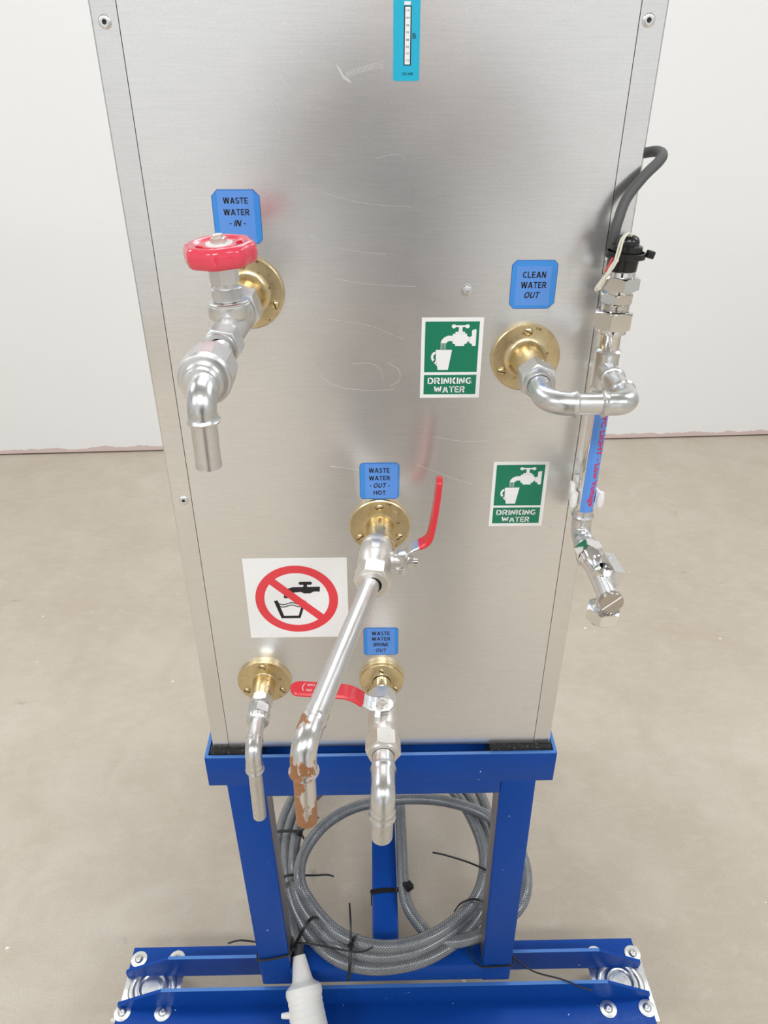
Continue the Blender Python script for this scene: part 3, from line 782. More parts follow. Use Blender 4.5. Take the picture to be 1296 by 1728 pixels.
# text -------------------------------------------------------------
def text_mesh(body, bold=0.0, shear=0.0):
    cu = bpy.data.curves.new('txt', 'FONT'); cu.body = body; cu.size = 1; cu.offset = bold; cu.shear = shear
    cu.resolution_u = 3; cu.align_x = 'CENTER'
    o = bpy.data.objects.new('txt', cu); COL.objects.link(o)
    me = bpy.data.meshes.new_from_object(o)
    vs = [tuple(p.co) for p in me.vertices]; fs = [tuple(p.vertices) for p in me.polygons]
    bpy.data.objects.remove(o); bpy.data.curves.remove(cu); bpy.data.meshes.remove(me)
    xs = [p[0] for p in vs]; ys = [p[1] for p in vs]
    x0, x1, y0, y1 = min(xs), max(xs), min(ys), max(ys)
    return [((p[0]-x0)/(x1-x0)-0.5, (p[1]-y0)/(y1-y0)-0.5) for p in vs], fs
def fine(vs, fs, mx=0.02):
    bm = bmesh.new(); q = [bm.verts.new((a, b_, 0)) for a, b_ in vs]
    for f in fs:
        try: bm.faces.new([q[k] for k in f])
        except ValueError: pass
    bmesh.ops.triangulate(bm, faces=bm.faces[:])
    for _ in range(5):
        e = [e for e in bm.edges if abs(e.verts[0].co.y-e.verts[1].co.y) > 0.15]
        if not e: break
        bmesh.ops.subdivide_edges(bm, edges=e, cuts=1); bmesh.ops.triangulate(bm, faces=bm.faces[:])
    bm.verts.index_update()
    r = ([(p.co.x, p.co.y) for p in bm.verts], [tuple(p.index for p in f.verts) for f in bm.faces]); bm.free(); return r
def put_text(mb, body, xc, zc, w_, h_, y, bold=0.03, shear=0.0, fn=None, mi=0):
    vs, fs = text_mesh(body, bold, shear)
    f = fn or (lambda a, b: (xc+a*w_, y, zc+b*h_))
    mb.add([f(a, b) for a, b in vs], fs, mi)

def P_(x0, y0, x1, y1, w_):
    w_ *= 1.12
    return [[(x0-w_/2, y0), (x0+w_/2, y0), (x1+w_/2, y1), (x1-w_/2, y1)]]
def R_(x0, y0, x1, y1): return [[(x0, y0), (x1, y0), (x1, y1), (x0, y1)]]
def A_c(cx, cy, rx, ry, a0, a1, tx=0.23, ty=0.19, n=14):
    o = arc(cx, cy, rx+tx/2, ry+ty/2, a0, a1, n); i = arc(cx, cy, rx-tx/2, ry-ty/2, a0, a1, n)
    return [[o[k], o[k+1], i[k+1], i[k]] for k in range(n)]
GL = {   # bold upright capitals: width and quads, cap height 1
 'A': (0.98, P_(.115, 0, .49, 1, .23)+P_(.865, 0, .49, 1, .23)+R_(.24, .2, .74, .36)),
 'B': (0.80, R_(0, 0, .2, 1)+R_(.1, .83, .45, 1)+R_(.1, .43, .5, .58)+R_(.1, 0, .48, .17)+A_c(.44, .71, .2, .205, -90, 90)+A_c(.47, .29, .23, .205, -90, 90)),
 'C': (0.84, A_c(.46, .5, .36, .415, 48, 312)),
 'D': (0.84, R_(0, 0, .2, 1)+R_(.1, .83, .4, 1)+R_(.1, 0, .4, .17)+A_c(.38, .5, .36, .415, -90, 90)),
 'E': (0.74, R_(0, 0, .2, 1)+R_(.1, .83, .71, 1)+R_(.1, .42, .66, .58)+R_(.1, 0, .74, .17)),
 'G': (0.92, A_c(.47, .5, .37, .415, 48, 330)+R_(.5, .38, .9, .53)+R_(.72, .1, .9, .5)),
 'H': (0.80, R_(0, 0, .2, 1)+R_(.6, 0, .8, 1)+R_(.1, .42, .7, .59)),
 'I': (0.20, R_(0, 0, .2, 1)),
 'K': (0.86, R_(0, 0, .2, 1)+P_(.2, .30, .70, 1, .27)+P_(.72, 0, .37, .58, .27)),
 'L': (0.70, R_(0, 0, .2, 1)+R_(.1, 0, .7, .17)),
 'N': (0.82, R_(0, 0, .2, 1)+R_(.62, 0, .82, 1)+P_(.70, 0, .12, 1, .24)),
 'O': (0.96, A_c(.48, .5, .38, .415, 0, 360, n=28)),
 'R': (0.86, R_(0, 0, .2, 1)+R_(.1, .83, .5, 1)+R_(.1, .40, .5, .56)+A_c(.48, .70, .22, .215, -90, 90)+P_(.72, 0, .42, .46, .25)),
 'S': (0.76, A_c(.38, .72, .26, .195, 30, 270)+A_c(.38, .28, .28, .195, -150, 90)),
 'T': (0.80, R_(0, .83, .8, 1)+R_(.3, 0, .5, 1)),
 'U': (0.80, R_(0, .36, .2, 1)+R_(.6, .36, .8, 1)+A_c(.4, .37, .3, .285, 180, 360)),
 'W': (1.32, P_(.36, 0, .12, 1, .22)+P_(.36, 0, .66, 1, .22)+P_(.96, 0, .66, 1, .22)+P_(.96, 0, 1.20, 1, .22)),
 '-': (0.34, R_(0, .33, .34, .49)), ' ': (0.24, [])}
def put_bold(mb, body, xc, zc, w_, h_, y, shear=0.0):
    x = 0; quads = []
    for ch in body:
        gw, q = GL[ch]
        quads += [[(a+x+shear*b_y, b_y) for a, b_y in f] for f in q]; x += gw+0.13
    xs = [p[0] for f in quads for p in f]; x0, x1 = min(xs), max(xs)
    for f in quads:
        pts = [(xc+((a-x0)/(x1-x0)-0.5)*w_, y, zc+(b_y-0.5)*h_) for a, b_y in f]
        ar_ = sum(p[0]*q[2]-q[0]*p[2] for p, q in zip(pts, pts[1:]+pts[:1]))
        if ar_ < 0: pts.reverse()
        mb.add(pts, [(0, 1, 2, 3)])
m_ = MB()
vs, fs = fine(*text_mesh('UVC LIGHT - Low Voltage', 0.03))
m_.add([wrap(0.0032+b*0.0080, -0.3045-a*0.099, rl+0.00020) for a, b in vs], fs)
tag(m_.build('lettering', M['pink_text'], lb), 'red lettering down the blue label')
# white clip to the corner strip
m_ = MB()
ring = [V((XL+0.0112*math.cos(t), YL+0.0112*math.sin(t), -0.3480)) for t in [math.radians(-24+228*k/30) for k in range(31)]]
m_.ribbon(ring, (0, 0, 1), 0.0145, 0.0040)
for s in (-1, 1):
    m_.lathe((XL+s*0.0128, YL-0.0048, -0.3555), UP, [(0, 0), (0, 0.0030), (0.004, 0.0038), (0.011, 0.0036), (0.015, 0.0026), (0.015, 0)], 16)
m_.bx(XL-0.0045, XL+0.0045, YL+0.011, -0.0006, -0.3545, -0.3415, 0.001)
m_.box((XL-0.0138, YL+0.002, -0.3420), (0.0042, 0.007, 0.018), 0.0012)
m_.build('pipe_clip', M['white_plastic'], tl)
# lower elbow
pe = fillet([(XL, YL, -0.3605), (XL, YL, -0.3892), (XL, -0.0700, -0.3892)], 0.0120)
Le = lens(pe)[-1]
ptube('elbow', pe, 0.0094, M['zinc'], tl, [(0.0075, 0.0022, 0.0016), (Le-0.0165, 0.002, 0.0013), (Le-0.011, 0.002, 0.0008)], 0, Le-0.006)
ptube('pipe', pe, 0.0083, M['satin'], tl)
ZD = -0.3892
td = thing('drain_cock', 'chrome drain cock with small lever and slotted end cap below the blue tube label', 'tap', XL, -0.066, ZD)
m_ = MB(); m_.nut((XL, -0.0650, ZD), NY, 0.0130, 0.0120, ref=(0.25, 0, 1)); m_.build('compression_nut', M['chrome'], td)
m_ = MB(); pr = [(0.0775, 0.0100)]
for k in range(7): pr += [(0.0780+k*0.0014, 0.0096), (0.0787+k*0.0014, 0.0103)]
pr += [(0.0885, 0.0094), (0.100, 0.0092), (0.1425, 0.0092)]
m_.lathe((XL, 0, ZD), NY, pr, 36)
m_.lathe((XL, -0.1115, ZD), (0.20, 0, 0.98), [(0, 0.0092), (0.0095, 0.0090), (0.0120, 0.0070), (0.0135, 0.0060)], 28)
m_.build('valve_body', M['chrome'], td)
m_ = MB()
m_.lathe((XL, 0, ZD), NY, [(0.1420, 0.0092), (0.1422, 0.0102), (0.1462, 0.0103), (0.1470, 0.0100), (0.1470, 0)], 48)
m_.box((XL, -0.1470, ZD), (0.0200, 0.0004, 0.0011), 0, Matrix.Rotation(-0.75, 3, 'Y'), mi=1)
m_.build('slotted_cap', [M['cap_metal'], M['white_vinyl']], td)
m_ = MB()
rotl = Matrix.Rotation(0.20, 3, 'Y') @ Matrix.Rotation(0.06, 3, 'Z')
lc = V((XL+0.0070, -0.1135, ZD+0.0120))
out = [(-0.0150, 0.0010), (-0.0150, 0.0072), (0.0150, 0.0078), (0.0150, -0.0078), (-0.0020, -0.0050)]
m_.prism(out, lambda p: lc+rotl @ V((-0.0046, -p[0], p[1])), lambda p: lc+rotl @ V((0.0046, -p[0], p[1])))
m_.lathe(lc+rotl @ V((0, 0.0085, 0.0074)), rotl @ V((0, 0, 1)), [(0, 0.0030), (0.0005, 0.0030), (0.0006, 0.0021), (0.0001, 0.0)], 18)
m_.build('lever', M['steel_plate'], td, sharp=25)
m_ = MB(); XN, YN = XL-0.0012, -0.1340
m_.lathe((XN, YN, ZD), (0, 0, -1), [(0, 0.0080), (0.012, 0.0080), (0.013, 0.0098), (0.016, 0.0100)], 32)
m_.build('outlet', M['chrome'], td)
m_ = MB(); m_.nut((XN, YN, ZD-0.0135), (0, 0, -1), 0.0125, 0.0134, ref=(0.12, -1, 0), bore=0.0088)
m_.lathe((XN, YN, ZD-0.0255), (0, 0, -1), [(0, 0.0120), (0.0030, 0.0112), (0.0034, 0.009), (0.001, 0.0082)], 32)
m_.build('outlet_nut', M['chrome'], td)

# ------------------------------------------------------------------ hot waste outlet
XH = -0.0017
th = thing('hot_waste_valve', 'ball valve with upright red lever and long slanting pipe below the OUT HOT label', 'valve', XH, 0, ZH)
flange(th, XH, ZH, boss=(0.0140, 0.043), rot=90, sr=0.0235)
dv = V((-0.075, -1, 0)).normalized()
def hv(d): return V((XH-0.0005, 0, ZH)) + dv*d
m_ = MB()
m_.lathe(hv(0), dv, [(0.0395, 0.0125), (0.0400, 0.0150), (0.0435, 0.0156), (0.0480, 0.0157), (0.0500, 0.0150), (0.0530, 0.0158), (0.066, 0.0164), (0.074, 0.0160), (0.0790, 0.0146), (0.0830, 0.0142), (0.0850, 0.0142)], 40)
m_.lathe(hv(0.0640), (1, 0, 0), [(0.010, 0.0090), (0.0175, 0.0085), (0.0180, 0.0062), (0.0235, 0.0060)], 26)
m_.box(hv(0.0600)+V((0.0005, 0, 0.0160)), (0.0085, 0.0145, 0.0016), 0.0006)
m_.build('valve_body', M['nickel'], th)
m_ = MB(); m_.nut(hv(0.0840), dv, 0.0185, 0.0150, ref=(0.12, 0, 1), bore=0.0088); m_.lathe(hv(0.1015), dv, [(0, 0.0140), (0.003, 0.0136), (0.0032, 0.0088)], 32)
m_.build('compression_nut', M['nickel'], th)
YH = -0.0665
m_ = MB()
m_.ribbon([(0.0218, YH, ZH-0.011), (0.0220, YH, ZH+0.0030), (0.0226, YH, ZH+0.0085), (0.0250, YH, ZH+0.0130), (0.0300, YH, ZH+0.0165), (0.0380, YH, ZH+0.0205)], (0, 1, 0), 0.0140, 0.0025, ws=[0.6, 1, 1, 1, 1, 1])
m_.box((0.0185, YH-0.001, ZH+0.0085), (0.009, 0.010, 0.0045), 0.0012)
m_.bx(0.0120, 0.0205, YH-0.0125, YH-0.0075, ZH-0.008, ZH-0.001, 0.0008)
m_.build('lever_plate', M['steel_plate'], th)
m_ = MB()
lp = catmull([(0.0345, YH, ZH+0.0188), (0.0395, YH, ZH+0.0215), (0.0432, YH, ZH+0.0258), (0.0452, YH, ZH+0.0330), (0.0470, YH, ZH+0.0450), (0.0492, YH, ZH+0.0650), (0.0506, YH, ZH+0.0850), (0.0508, YH, ZH+0.0880), (0.0509, YH, ZH+0.0900)], 5)
wsl = [1.0]*len(lp)
for i in range(len(lp)):
    f = (lp[-1]-lp[i]).length
    if f < 0.007: wsl[i] = max(0.25, math.sqrt(max(0, 1-((0.007-f)/0.007)**2)))
m_.ribbon(lp, (0, 1, 0), 0.0155, 0.0050, ws=wsl, bev=0.3)
m_.build('red_grip', M['red_grip'], th)
m_ = MB(); m_.nut((0.0232, YH, ZH-0.001), (1, 0, 0), 0.0058, 0.0056, ref=(0, 0.3, 1)); m_.lathe((0.029, YH, ZH-0.001), (1, 0, 0), [(0, 0.0036), (0.004, 0.0036), (0.0045, 0.003), (0.0045, 0)], 18)
m_.build('lever_nut', M['chrome'], th)
ph = fillet([(-0.0088, -0.093, ZH), (-0.0590, -0.2905, ZH), (-0.0600, -0.2905, -0.4755)], 0.0150)
Lh = lens(ph)[-1]
sb = arcpos(ph, lambda p: abs(p.y+0.2580)); sr_ = arcpos(ph, lambda p: abs(p.z+0.4245))
ptube('pipe', ph, 0.0084, M['satin'], th, (), 0, sb+0.004)
ptube('elbow', ph, 0.0094, M['worn'], th, [(sb+0.0085, 0.002, 0.0007), (sr_-0.0015, 0.0022, 0.0016)], sb, sr_+0.001)
ptube('spout', ph, 0.0080, M['worn'], th, (), sr_-0.001, None)

# ------------------------------------------------------------------ brine outlet
XB = -0.0003
tb_ = thing('brine_valve', 'ball valve with red lever pointing left and short downturned elbow below the BRINE OUT label', 'valve', XB, 0, ZB)
flange(tb_, XB, ZB, R=0.0262, rot=90, sr=0.0185, step=True, th=0.0035, rs=0.0033)
m_ = MB(); m_.lathe((XB, 0, ZB), NY, [(0.006, 0.0103), (0.0315, 0.0103)], 32); m_.build('nipple', M['chrome'], tb_)
m_ = MB(); m_.nut((XB, -0.0290, ZB), NY, 0.0170, 0.0150, ref=(0, 0, 1), n=8); m_.build('hex_end', M['nickel'], tb_)
m_ = MB(); m_.lathe((XB, 0, ZB), NY, [(0.0450, 0.0130), (0.0480, 0.0155), (0.0520, 0.0163), (0.0640, 0.0167), (0.0760, 0.0163), (0.0800, 0.0152), (0.0820, 0.0150), (0.0840, 0.0156), (0.0915, 0.0156), (0.0930, 0.0145)], 40)
m_.lathe((XB, -0.0640, ZB), UP, [(0.010, 0.0095), (0.0170, 0.0090), (0.0172, 0.0062), (0.0205, 0.006)], 26)
m_.build('valve_body', M['nickel'], tb_)
m_ = MB(); m_.nut((XB, -0.0925, ZB), NY, 0.0210, 0.0165, ref=(0.2, 0, 1), bore=0.012); m_.lathe((XB, 0, ZB), NY, [(0.1130, 0.0158), (0.1158, 0.0152), (0.1162, 0.0118)], 34)
m_.build('compression_nut', M['nickel'], tb_)
m_ = MB()
LZ = ZB+0.0205
dirl = V((-1, 0.10, 0)).normalized(); sidel = V((0.10, 1, 0)).normalized()
def lv(d, z): return V((XB, -0.0640, LZ+z)) + dirl*d
m_.ribbon([lv(-0.0115, 0), lv(-0.009, 0), lv(0, 0), lv(0.0115, 0.0), lv(0.0160, 0.0020), lv(0.0225, 0.0070), lv(0.0300, 0.0125)], sidel, 0.0195, 0.0025, ws=[0.35, 0.8, 1, 1, 0.95, 0.9, 0.85])
m_.ribbon([lv(0.004, 0)-sidel*0.007, lv(0.004, 0)-sidel*0.0125, lv(0.0042, -0.0025)-sidel*0.0155, lv(0.0044, -0.0085)-sidel*0.0165], dirl, 0.0070, 0.0025)
m_.build('lever_plate', M['steel_plate'], tb_)
m_ = MB()
lp = catmull([lv(0.0215, 0.0058), lv(0.0300, 0.0120), lv(0.0370, 0.0150), lv(0.0450, 0.0160), lv(0.0700, 0.0163), lv(0.0900, 0.0163), lv(0.0960, 0.0163), lv(0.0995, 0.0163)], 6)
wsl = []
for p in lp:
    f = (lp[-1]-p).length
    wsl.append(max(0.2, math.sqrt(max(0, 1-((0.010-f)/0.010)**2))) if f < 0.010 else 1.0)
m_.ribbon(lp, sidel, 0.0215, 0.0055, ws=wsl, bev=0.35)
gr = m_.build('red_grip', M['red_grip'], tb_)
m_ = MB()
gz = 0.0163+0.0029
def on_grip(d, s): return lv(d, gz)+sidel*s
put_text(m_, 'OFF', 0, 0, 0, 0, 0, 0.0, 0, fn=lambda a, b: on_grip(0.0775+a*0.0085, 0.0040-b*0.0034))
put_text(m_, 'ON', 0, 0, 0, 0, 0, 0.0, 0, fn=lambda a, b: on_grip(0.0785+a*0.0062, -0.0042-b*0.0034))
ar = [on_grip(0.0815+0.0050*math.cos(t), 0.0068*math.sin(t)) for t in [-1.0+2.0*k/14 for k in range(15)]]
ar2 = [on_grip(0.0808+0.0050*math.cos(t), 0.0068*math.sin(t)) for t in [-1.0+2.0*k/14 for k in range(15)]]
m_.add(ar+ar2, [(k, k+1, 16+k, 15+k) for k in range(14)])
tag(m_.build('lettering', M['white_vinyl'], gr), 'white OFF and ON marks')
m_ = MB(); m_.nut(lv(0, 0.0012), UP, 0.0050, 0.0064, ref=(0.5, -1, 0)); m_.lathe(lv(0, 0.006), UP, [(0, 0.0044), (0.0022, 0.0044), (0.0032, 0.0030), (0.0034, 0)], 22)
m_.build('lever_nut', M['nickel'], tb_)
pb = fillet([(XB, -0.1120, ZB), (XB-0.0010, -0.1640, ZB), (XB-0.0025, -0.1640, -0.6720)], 0.0150)
sb = arcpos(pb, lambda p: abs(p.y+0.1270)); sr_ = arcpos(pb, lambda p: abs(p.z+0.6410))
ptube('pipe', pb, 0.0113, M['satin'], tb_, (), 0, sb+0.003)
ptube('elbow', pb, 0.0124, M['zinc'], tb_, [(sb+0.0060, 0.0022, 0.0012), (sr_-0.0115, 0.002, 0.0014), (sr_-0.0015, 0.0022, 0.0014)], sb, sr_+0.001)
ptube('spout', pb, 0.0112, M['dull'], tb_, (), sr_-0.001, None)

# ------------------------------------------------------------------ small unlabelled outlet
XS = -0.1368
ts = thing('small_outlet', 'brass flange with thin silver downturned spout below the red no drinking sign', 'pipe', XS, 0, ZS)
flange(ts, XS, ZS, boss=(0.0128, 0.0330), rot=90, sr=0.0238)
m_ = MB(); m_.nut((XS, -0.0325, ZS), NY, 0.0100, 0.0118, ref=(0, 0, 1)); m_.lathe((XS, 0, ZS), NY, [(0.042, 0.0100), (0.046, 0.0100)], 26); m_.build('adaptor_nut', M['zinc'], ts)
m_ = MB(); m_.nut((XS, -0.0460, ZS), NY, 0.0125, 0.0112, ref=(0.5, 0, 1)); m_.build('fitting', M['zinc'], ts)
m_ = MB(); m_.lathe((XS, 0, ZS), NY, [(0.0580, 0.0100), (0.0600, 0.0122), (0.0650, 0.0122), (0.0665, 0.0110), (0.0665, 0.0080)], 40, rad=lambda t, r: 1+(0.025*math.cos(20*t) if r > 0.0115 else 0)); m_.build('knurled_ring', M['zinc'], ts)
ps = fillet([(XS, -0.0600, ZS), (XS+0.0002, -0.1050, ZS), (XS-0.0015, -0.1050, -0.7150)], 0.0110)
sb = arcpos(ps, lambda p: abs(p.y+0.0845)); sr_ = arcpos(ps, lambda p: abs(p.z+0.6400))
ptube('pipe', ps, 0.0079, M['satin'], ts, (), 0, sb+0.003)
ptube('elbow', ps, 0.0088, M['zinc'], ts, [(sb+0.0060, 0.002, 0.0006), (sr_-0.0085, 0.0018, 0.0008), (sr_-0.0015, 0.002, 0.0013)], sb, sr_+0.001)
ptube('spout', ps, 0.0073, M['dull'], ts, (), sr_-0.001, None)

# ------------------------------------------------------------------ signs and labels on the panel
def cham(x0, x1, z0, z1, c):
    c4 = c if isinstance(c, (list, tuple)) else [c]*4
    a, b, d, e = c4  # tl, tr, br, bl
    return [(x0, z0+e), (x0+e, z0), (x1-d, z0), (x1, z0+d), (x1, z1-b), (x1-b, z1), (x0+a, z1), (x0, z1-a)]
def rnd(x0, x1, z0, z1, r, n=6):
    return arc(x1-r, z0+r, r, r, -90, 0, n)+arc(x1-r, z1-r, r, r, 0, 90, n)+arc(x0+r, z1-r, r, r, 90, 180, n)+arc(x0+r, z0+r, r, r, 180, 270, n)
def sheet(mb, pts, y0, y1, mi=0):
    mb.prism(pts, lambda p: (p[0], y0, p[1]), lambda p: (p[0], y1, p[1]), mi)
def water_label(label, x0, x1, z0, z1, ins, lines, outline, skew=0.0):
    t = thing('water_label', label, 'label', (x0+x1)/2, -0.0004, (z0+z1)/2, 'blue water labels on the panel')
    m_ = MB(); sheet(m_, outline(x0, x1, z0, z1), -0.00005, -0.0004); m_.build('backing', M['label_edge'], t)
    o2 = MB(); P = outline(x0, x1, z0, z1); e = 0.00035
    cx, cz = (x0+x1)/2, (z0+z1)/2
    Q = [(cx+(p[0]-cx)*(1-2*e/(x1-x0)), cz+(p[1]-cz)*(1-2*e/(z1-z0))) for p in P]
    k = len(P); o2.add([(p[0], -0.00045, p[1]) for p in P+Q], [(i, (i+1) % k, k+(i+1) % k, k+i) for i in range(k)])
    o2.build('edge_line', M['label_line'], t)
    l, r, bt, tp = ins
    m_ = MB(); m_.flat([(x0+l, z0+bt), (x1-r, z0+bt), (x1-r, z1-tp), (x0+l, z1-tp)], -0.00048); m_.build('print_area', M['label_blue'], t)
    m_ = MB()
    for body, xc, zc, w_, h_, sh in lines: put_bold(m_, body, xc, zc, w_, h_, -0.00060, sh)
    m_.build('lettering', M['ink'], t)
c7 = lambda c: (lambda a, b, d, e: cham(a, b, d, e, c))
water_label('blue label reading WASTE WATER - IN - behind the red handwheel', -0.1371, -0.0981, -0.1224, -0.0803, (0.0045, 0.005, 0.001, 0.001),
            [('WASTE', -0.1178, -0.0887, 0.0202, 0.0046, 0), ('WATER', -0.1178, -0.0975, 0.0212, 0.0047, 0), ('- IN -', -0.1177, -0.1060, 0.0135, 0.0047, 0.25)], c7([0.005, 0.005, 0.0035, 0.004]))
water_label('blue label reading CLEAN WATER OUT beside the black cable cap', 0.1118, 0.1513, -0.1776, -0.1363, (0.0045, 0.005, 0.003, 0.005),
            [('CLEAN', 0.1316, -0.1485, 0.0200, 0.0052, 0), ('WATER', 0.1318, -0.1572, 0.0221, 0.0053, 0), ('OUT', 0.1313, -0.1657, 0.0137, 0.0053, 0.25)], c7([0.004, 0.0035, 0.005, 0.004]))
water_label('blue round cornered label reading WASTE WATER - OUT - HOT', -0.0215, 0.0178, -0.3680, -0.3275, (0.0055, 0.002, 0.001, 0.001),
            [('WASTE', -0.0021, -0.3358, 0.0206, 0.0050, 0), ('WATER', -0.0018, -0.3443, 0.0209, 0.0048, 0), ('- OUT -', -0.0016, -0.3526, 0.0200, 0.0051, 0.25), ('HOT', -0.0017, -0.3607, 0.0123, 0.0048, 0)],
            lambda a, b, d, e: rnd(a, b, d, e, 0.0045))
water_label('small blue label reading WASTE WATER BRINE OUT beside the slanting pipe', -0.0204, 0.0188, -0.5736, -0.5339, (0.004, 0.004, 0.001, 0.001),
            [('WASTE', -0.0010, -0.5419, 0.0204, 0.0051, 0), ('WATER', -0.0007, -0.5499, 0.0210, 0.0049, 0), ('BRINE', -0.0007, -0.5581, 0.0177, 0.0051, 0.25), ('OUT', -0.0005, -0.5664, 0.0126, 0.0049, 0.25)], c7(0.0028))

# drinking water signs: design measured on a 477 x 613 sheet
def drinking(label, x0, x1, z0, z1):
    t = thing('drinking_water_sign', label, 'sign', (x0+x1)/2, -0.0004, (z0+z1)/2, 'green drinking water signs')
    W_, H_ = x1-x0, z1-z0
    def q(u, v_): return (x0+u/477*W_, z1-v_/613*H_)
    def poly(mb, pts, y, mi=0): mb.flat([q(*p) for p in pts], y, mi)
    m_ = MB(); sheet(m_, [(x0, z0), (x1, z0), (x1, z1), (x0, z1)], -0.00005, -0.0004); m_.build('backing', M['white_vinyl'], t)
    m_ = MB()
    poly(m_, [(28, 28), (446, 28), (446, 410), (28, 410)], -0.00050)
    poly(m_, [(28, 431), (446, 431), (446, 585), (28, 585)], -0.00050)
    m_.build('green_field', M['green'], t)
    y = -0.00062
    m_ = MB()
    # handle
    poly(m_, arc(248, 63, 17, 15, 0, 345, 14), y-0.00002)
    poly(m_, arc(353, 63, 17, 15, 0, 345, 14), y-0.00002)
    poly(m_, [(255, 56), (346, 56), (346, 69), (255, 69)], y-0.00004)
    poly(m_, [(286, 66), (316, 66), (314, 84), (318, 104), (284, 104), (288, 84)], y)
    poly(m_, [(262, 103), (336, 103), (338, 118), (262, 118)], y)
    poly(m_, [(243, 117), (352, 117), (352, 131), (374, 147), (374, 170), (352, 184), (352, 194), (335, 194), (335, 210), (264, 210), (264, 194), (246, 194), (242, 178), (242, 134)], y)
    poly(m_, [(372, 140), (386, 140), (390, 132), (390, 92), (412, 86), (424, 86), (424, 210), (396, 210), (392, 194), (372, 186)], y)
    # spout
    poly(m_, [(243, 132), (205, 132), (176, 145), (158, 164), (150, 188), (196, 188), (202, 178), (214, 172), (243, 172)], y)
    # cup and handle
    poly(m_, [(114, 238), (242, 238), (216, 392), (134, 392), (131, 365), (120, 340)], y)
    ho = arc(112, 292, 33, 40, 90, 270, 14); hi = arc(112, 292, 15, 22, 90, 270, 14)
    k = len(ho); m_.add([(q(*p)[0], y, q(*p)[1]) for p in ho+hi], [(i, i+1, k+i+1, k+i) for i in range(k-1)])
    poly(m_, [(96, 322), (112, 314), (124, 340), (131, 365), (112, 345)], y)
    # water as small dashes
    for i in range(5):
        for j in range(8):
            if (i+j) % 2 == 0 or i in (0, 4):
                poly(m_, [(152+i*8.4, 190+j*5.6), (157+i*8.4, 190+j*5.6), (157+i*8.4, 193.6+j*5.6), (152+i*8.4, 193.6+j*5.6)], y)
    m_.build('tap_and_cup_symbol', M['white_vinyl'], t)
    m_ = MB()
    for body, uc, vc, w_, h_ in (('DRINKING', 235, 477, 352, 50), ('WATER', 235, 546, 250, 50)):
        X_, Z_ = q(uc, vc); put_bold(m_, body, X_, Z_, w_/477*W_, h_/613*H_, y)
    m_.build('lettering', M['white_vinyl'], t)
drinking('upper green and white DRINKING WATER sign beside the brass flange', 0.0360, 0.0910, -0.2601, -0.1851)
drinking('lower green and white DRINKING WATER sign beside the blue tube label', 0.1104, 0.1651, -0.4015, -0.3276)

# prohibition sign, measured on 734 x 556 crop units (square in truth)
tp_ = thing('no_drinking_sign', 'white square sign with red ring crossed over a black tap and cup', 'sign', -0.0917, -0.0004, -0.492)
PX0, PX1, PZ0, PZ1 = -0.1467, -0.0367, -0.5459, -0.4388
m_ = MB(); sheet(m_, [(PX0, PZ0), (PX1, PZ0), (PX1, PZ1), (PX0, PZ1)], -0.00005, -0.0004); m_.build('backing', M['white_vinyl'], tp_)
def pq(px, py):   # skewed photo crop to square sheet
    v_ = (py-48)/557.0
    xl = 78+62*v_; xr = 812+24*v_
    return (PX0+(px-xl)/(xr-xl)*(PX1-PX0), PZ1-v_*(PZ1-PZ0))
m_ = MB(); y = -0.00050
def pp(pts, yy=y): m_.flat([pq(*p) for p in pts], yy)
pp(arc(487, 217, 12, 11, 90, 270, 6)+arc(557, 217, 12, 11, -90, 90, 6))
pp([(510, 226), (533, 226), (536, 243), (506, 243)])
pp([(497, 243), (625, 242), (625, 275), (580, 275), (560, 287), (515, 288), (492, 277), (450, 280), (420, 286), (404, 300), (401, 320), (371, 320), (372, 296), (384, 272), (404, 252), (432, 243)])
pp([(300, 338), (327, 334), (374, 447), (362, 463), (355, 462)]); pp([(358, 463), (372, 445), (476, 445), (490, 463)]); pp([(476, 447), (506, 340), (527, 338), (490, 463)])
for oy in (0, 17):
    top = [(332+i*6, 355+oy+7*math.sin(i/26*4.2*PI/1.6-0.3)) for i in range(27)]
    bot = [(a, b+7) for a, b in top]; k = len(top)
    m_.add([(pq(*p)[0], y, pq(*p)[1]) for p in top+bot], [(i, i+1, k+i+1, k+i) for i in range(k-1)])
m_.build('tap_and_cup_symbol', M['ink'], tp_)
m_ = MB(); y = -0.00062
cx, cz = pq(463, 330); rx = 0.0449; ri = 0.0352; n = 72
vs = []
for r in (rx, ri):
    for k in range(n): vs.append((cx+r*math.cos(2*PI*k/n), y, cz+r*math.sin(2*PI*k/n)))
m_.add(vs, [(k, (k+1) % n, n+(k+1) % n, n+k) for k in range(n)])
d = V((0.72, 0, -0.69)).normalized(); s_ = V((0.69, 0, 0.72)).normalized()*0.0046; c0 = V((cx, y-0.00001, cz))
m_.add([c0-d*0.0355-s_, c0+d*0.0355-s_, c0+d*0.0355+s_, c0-d*0.0355+s_], [(0, 1, 2, 3)])
m_.build('red_ring', M['red_ink'], tp_)

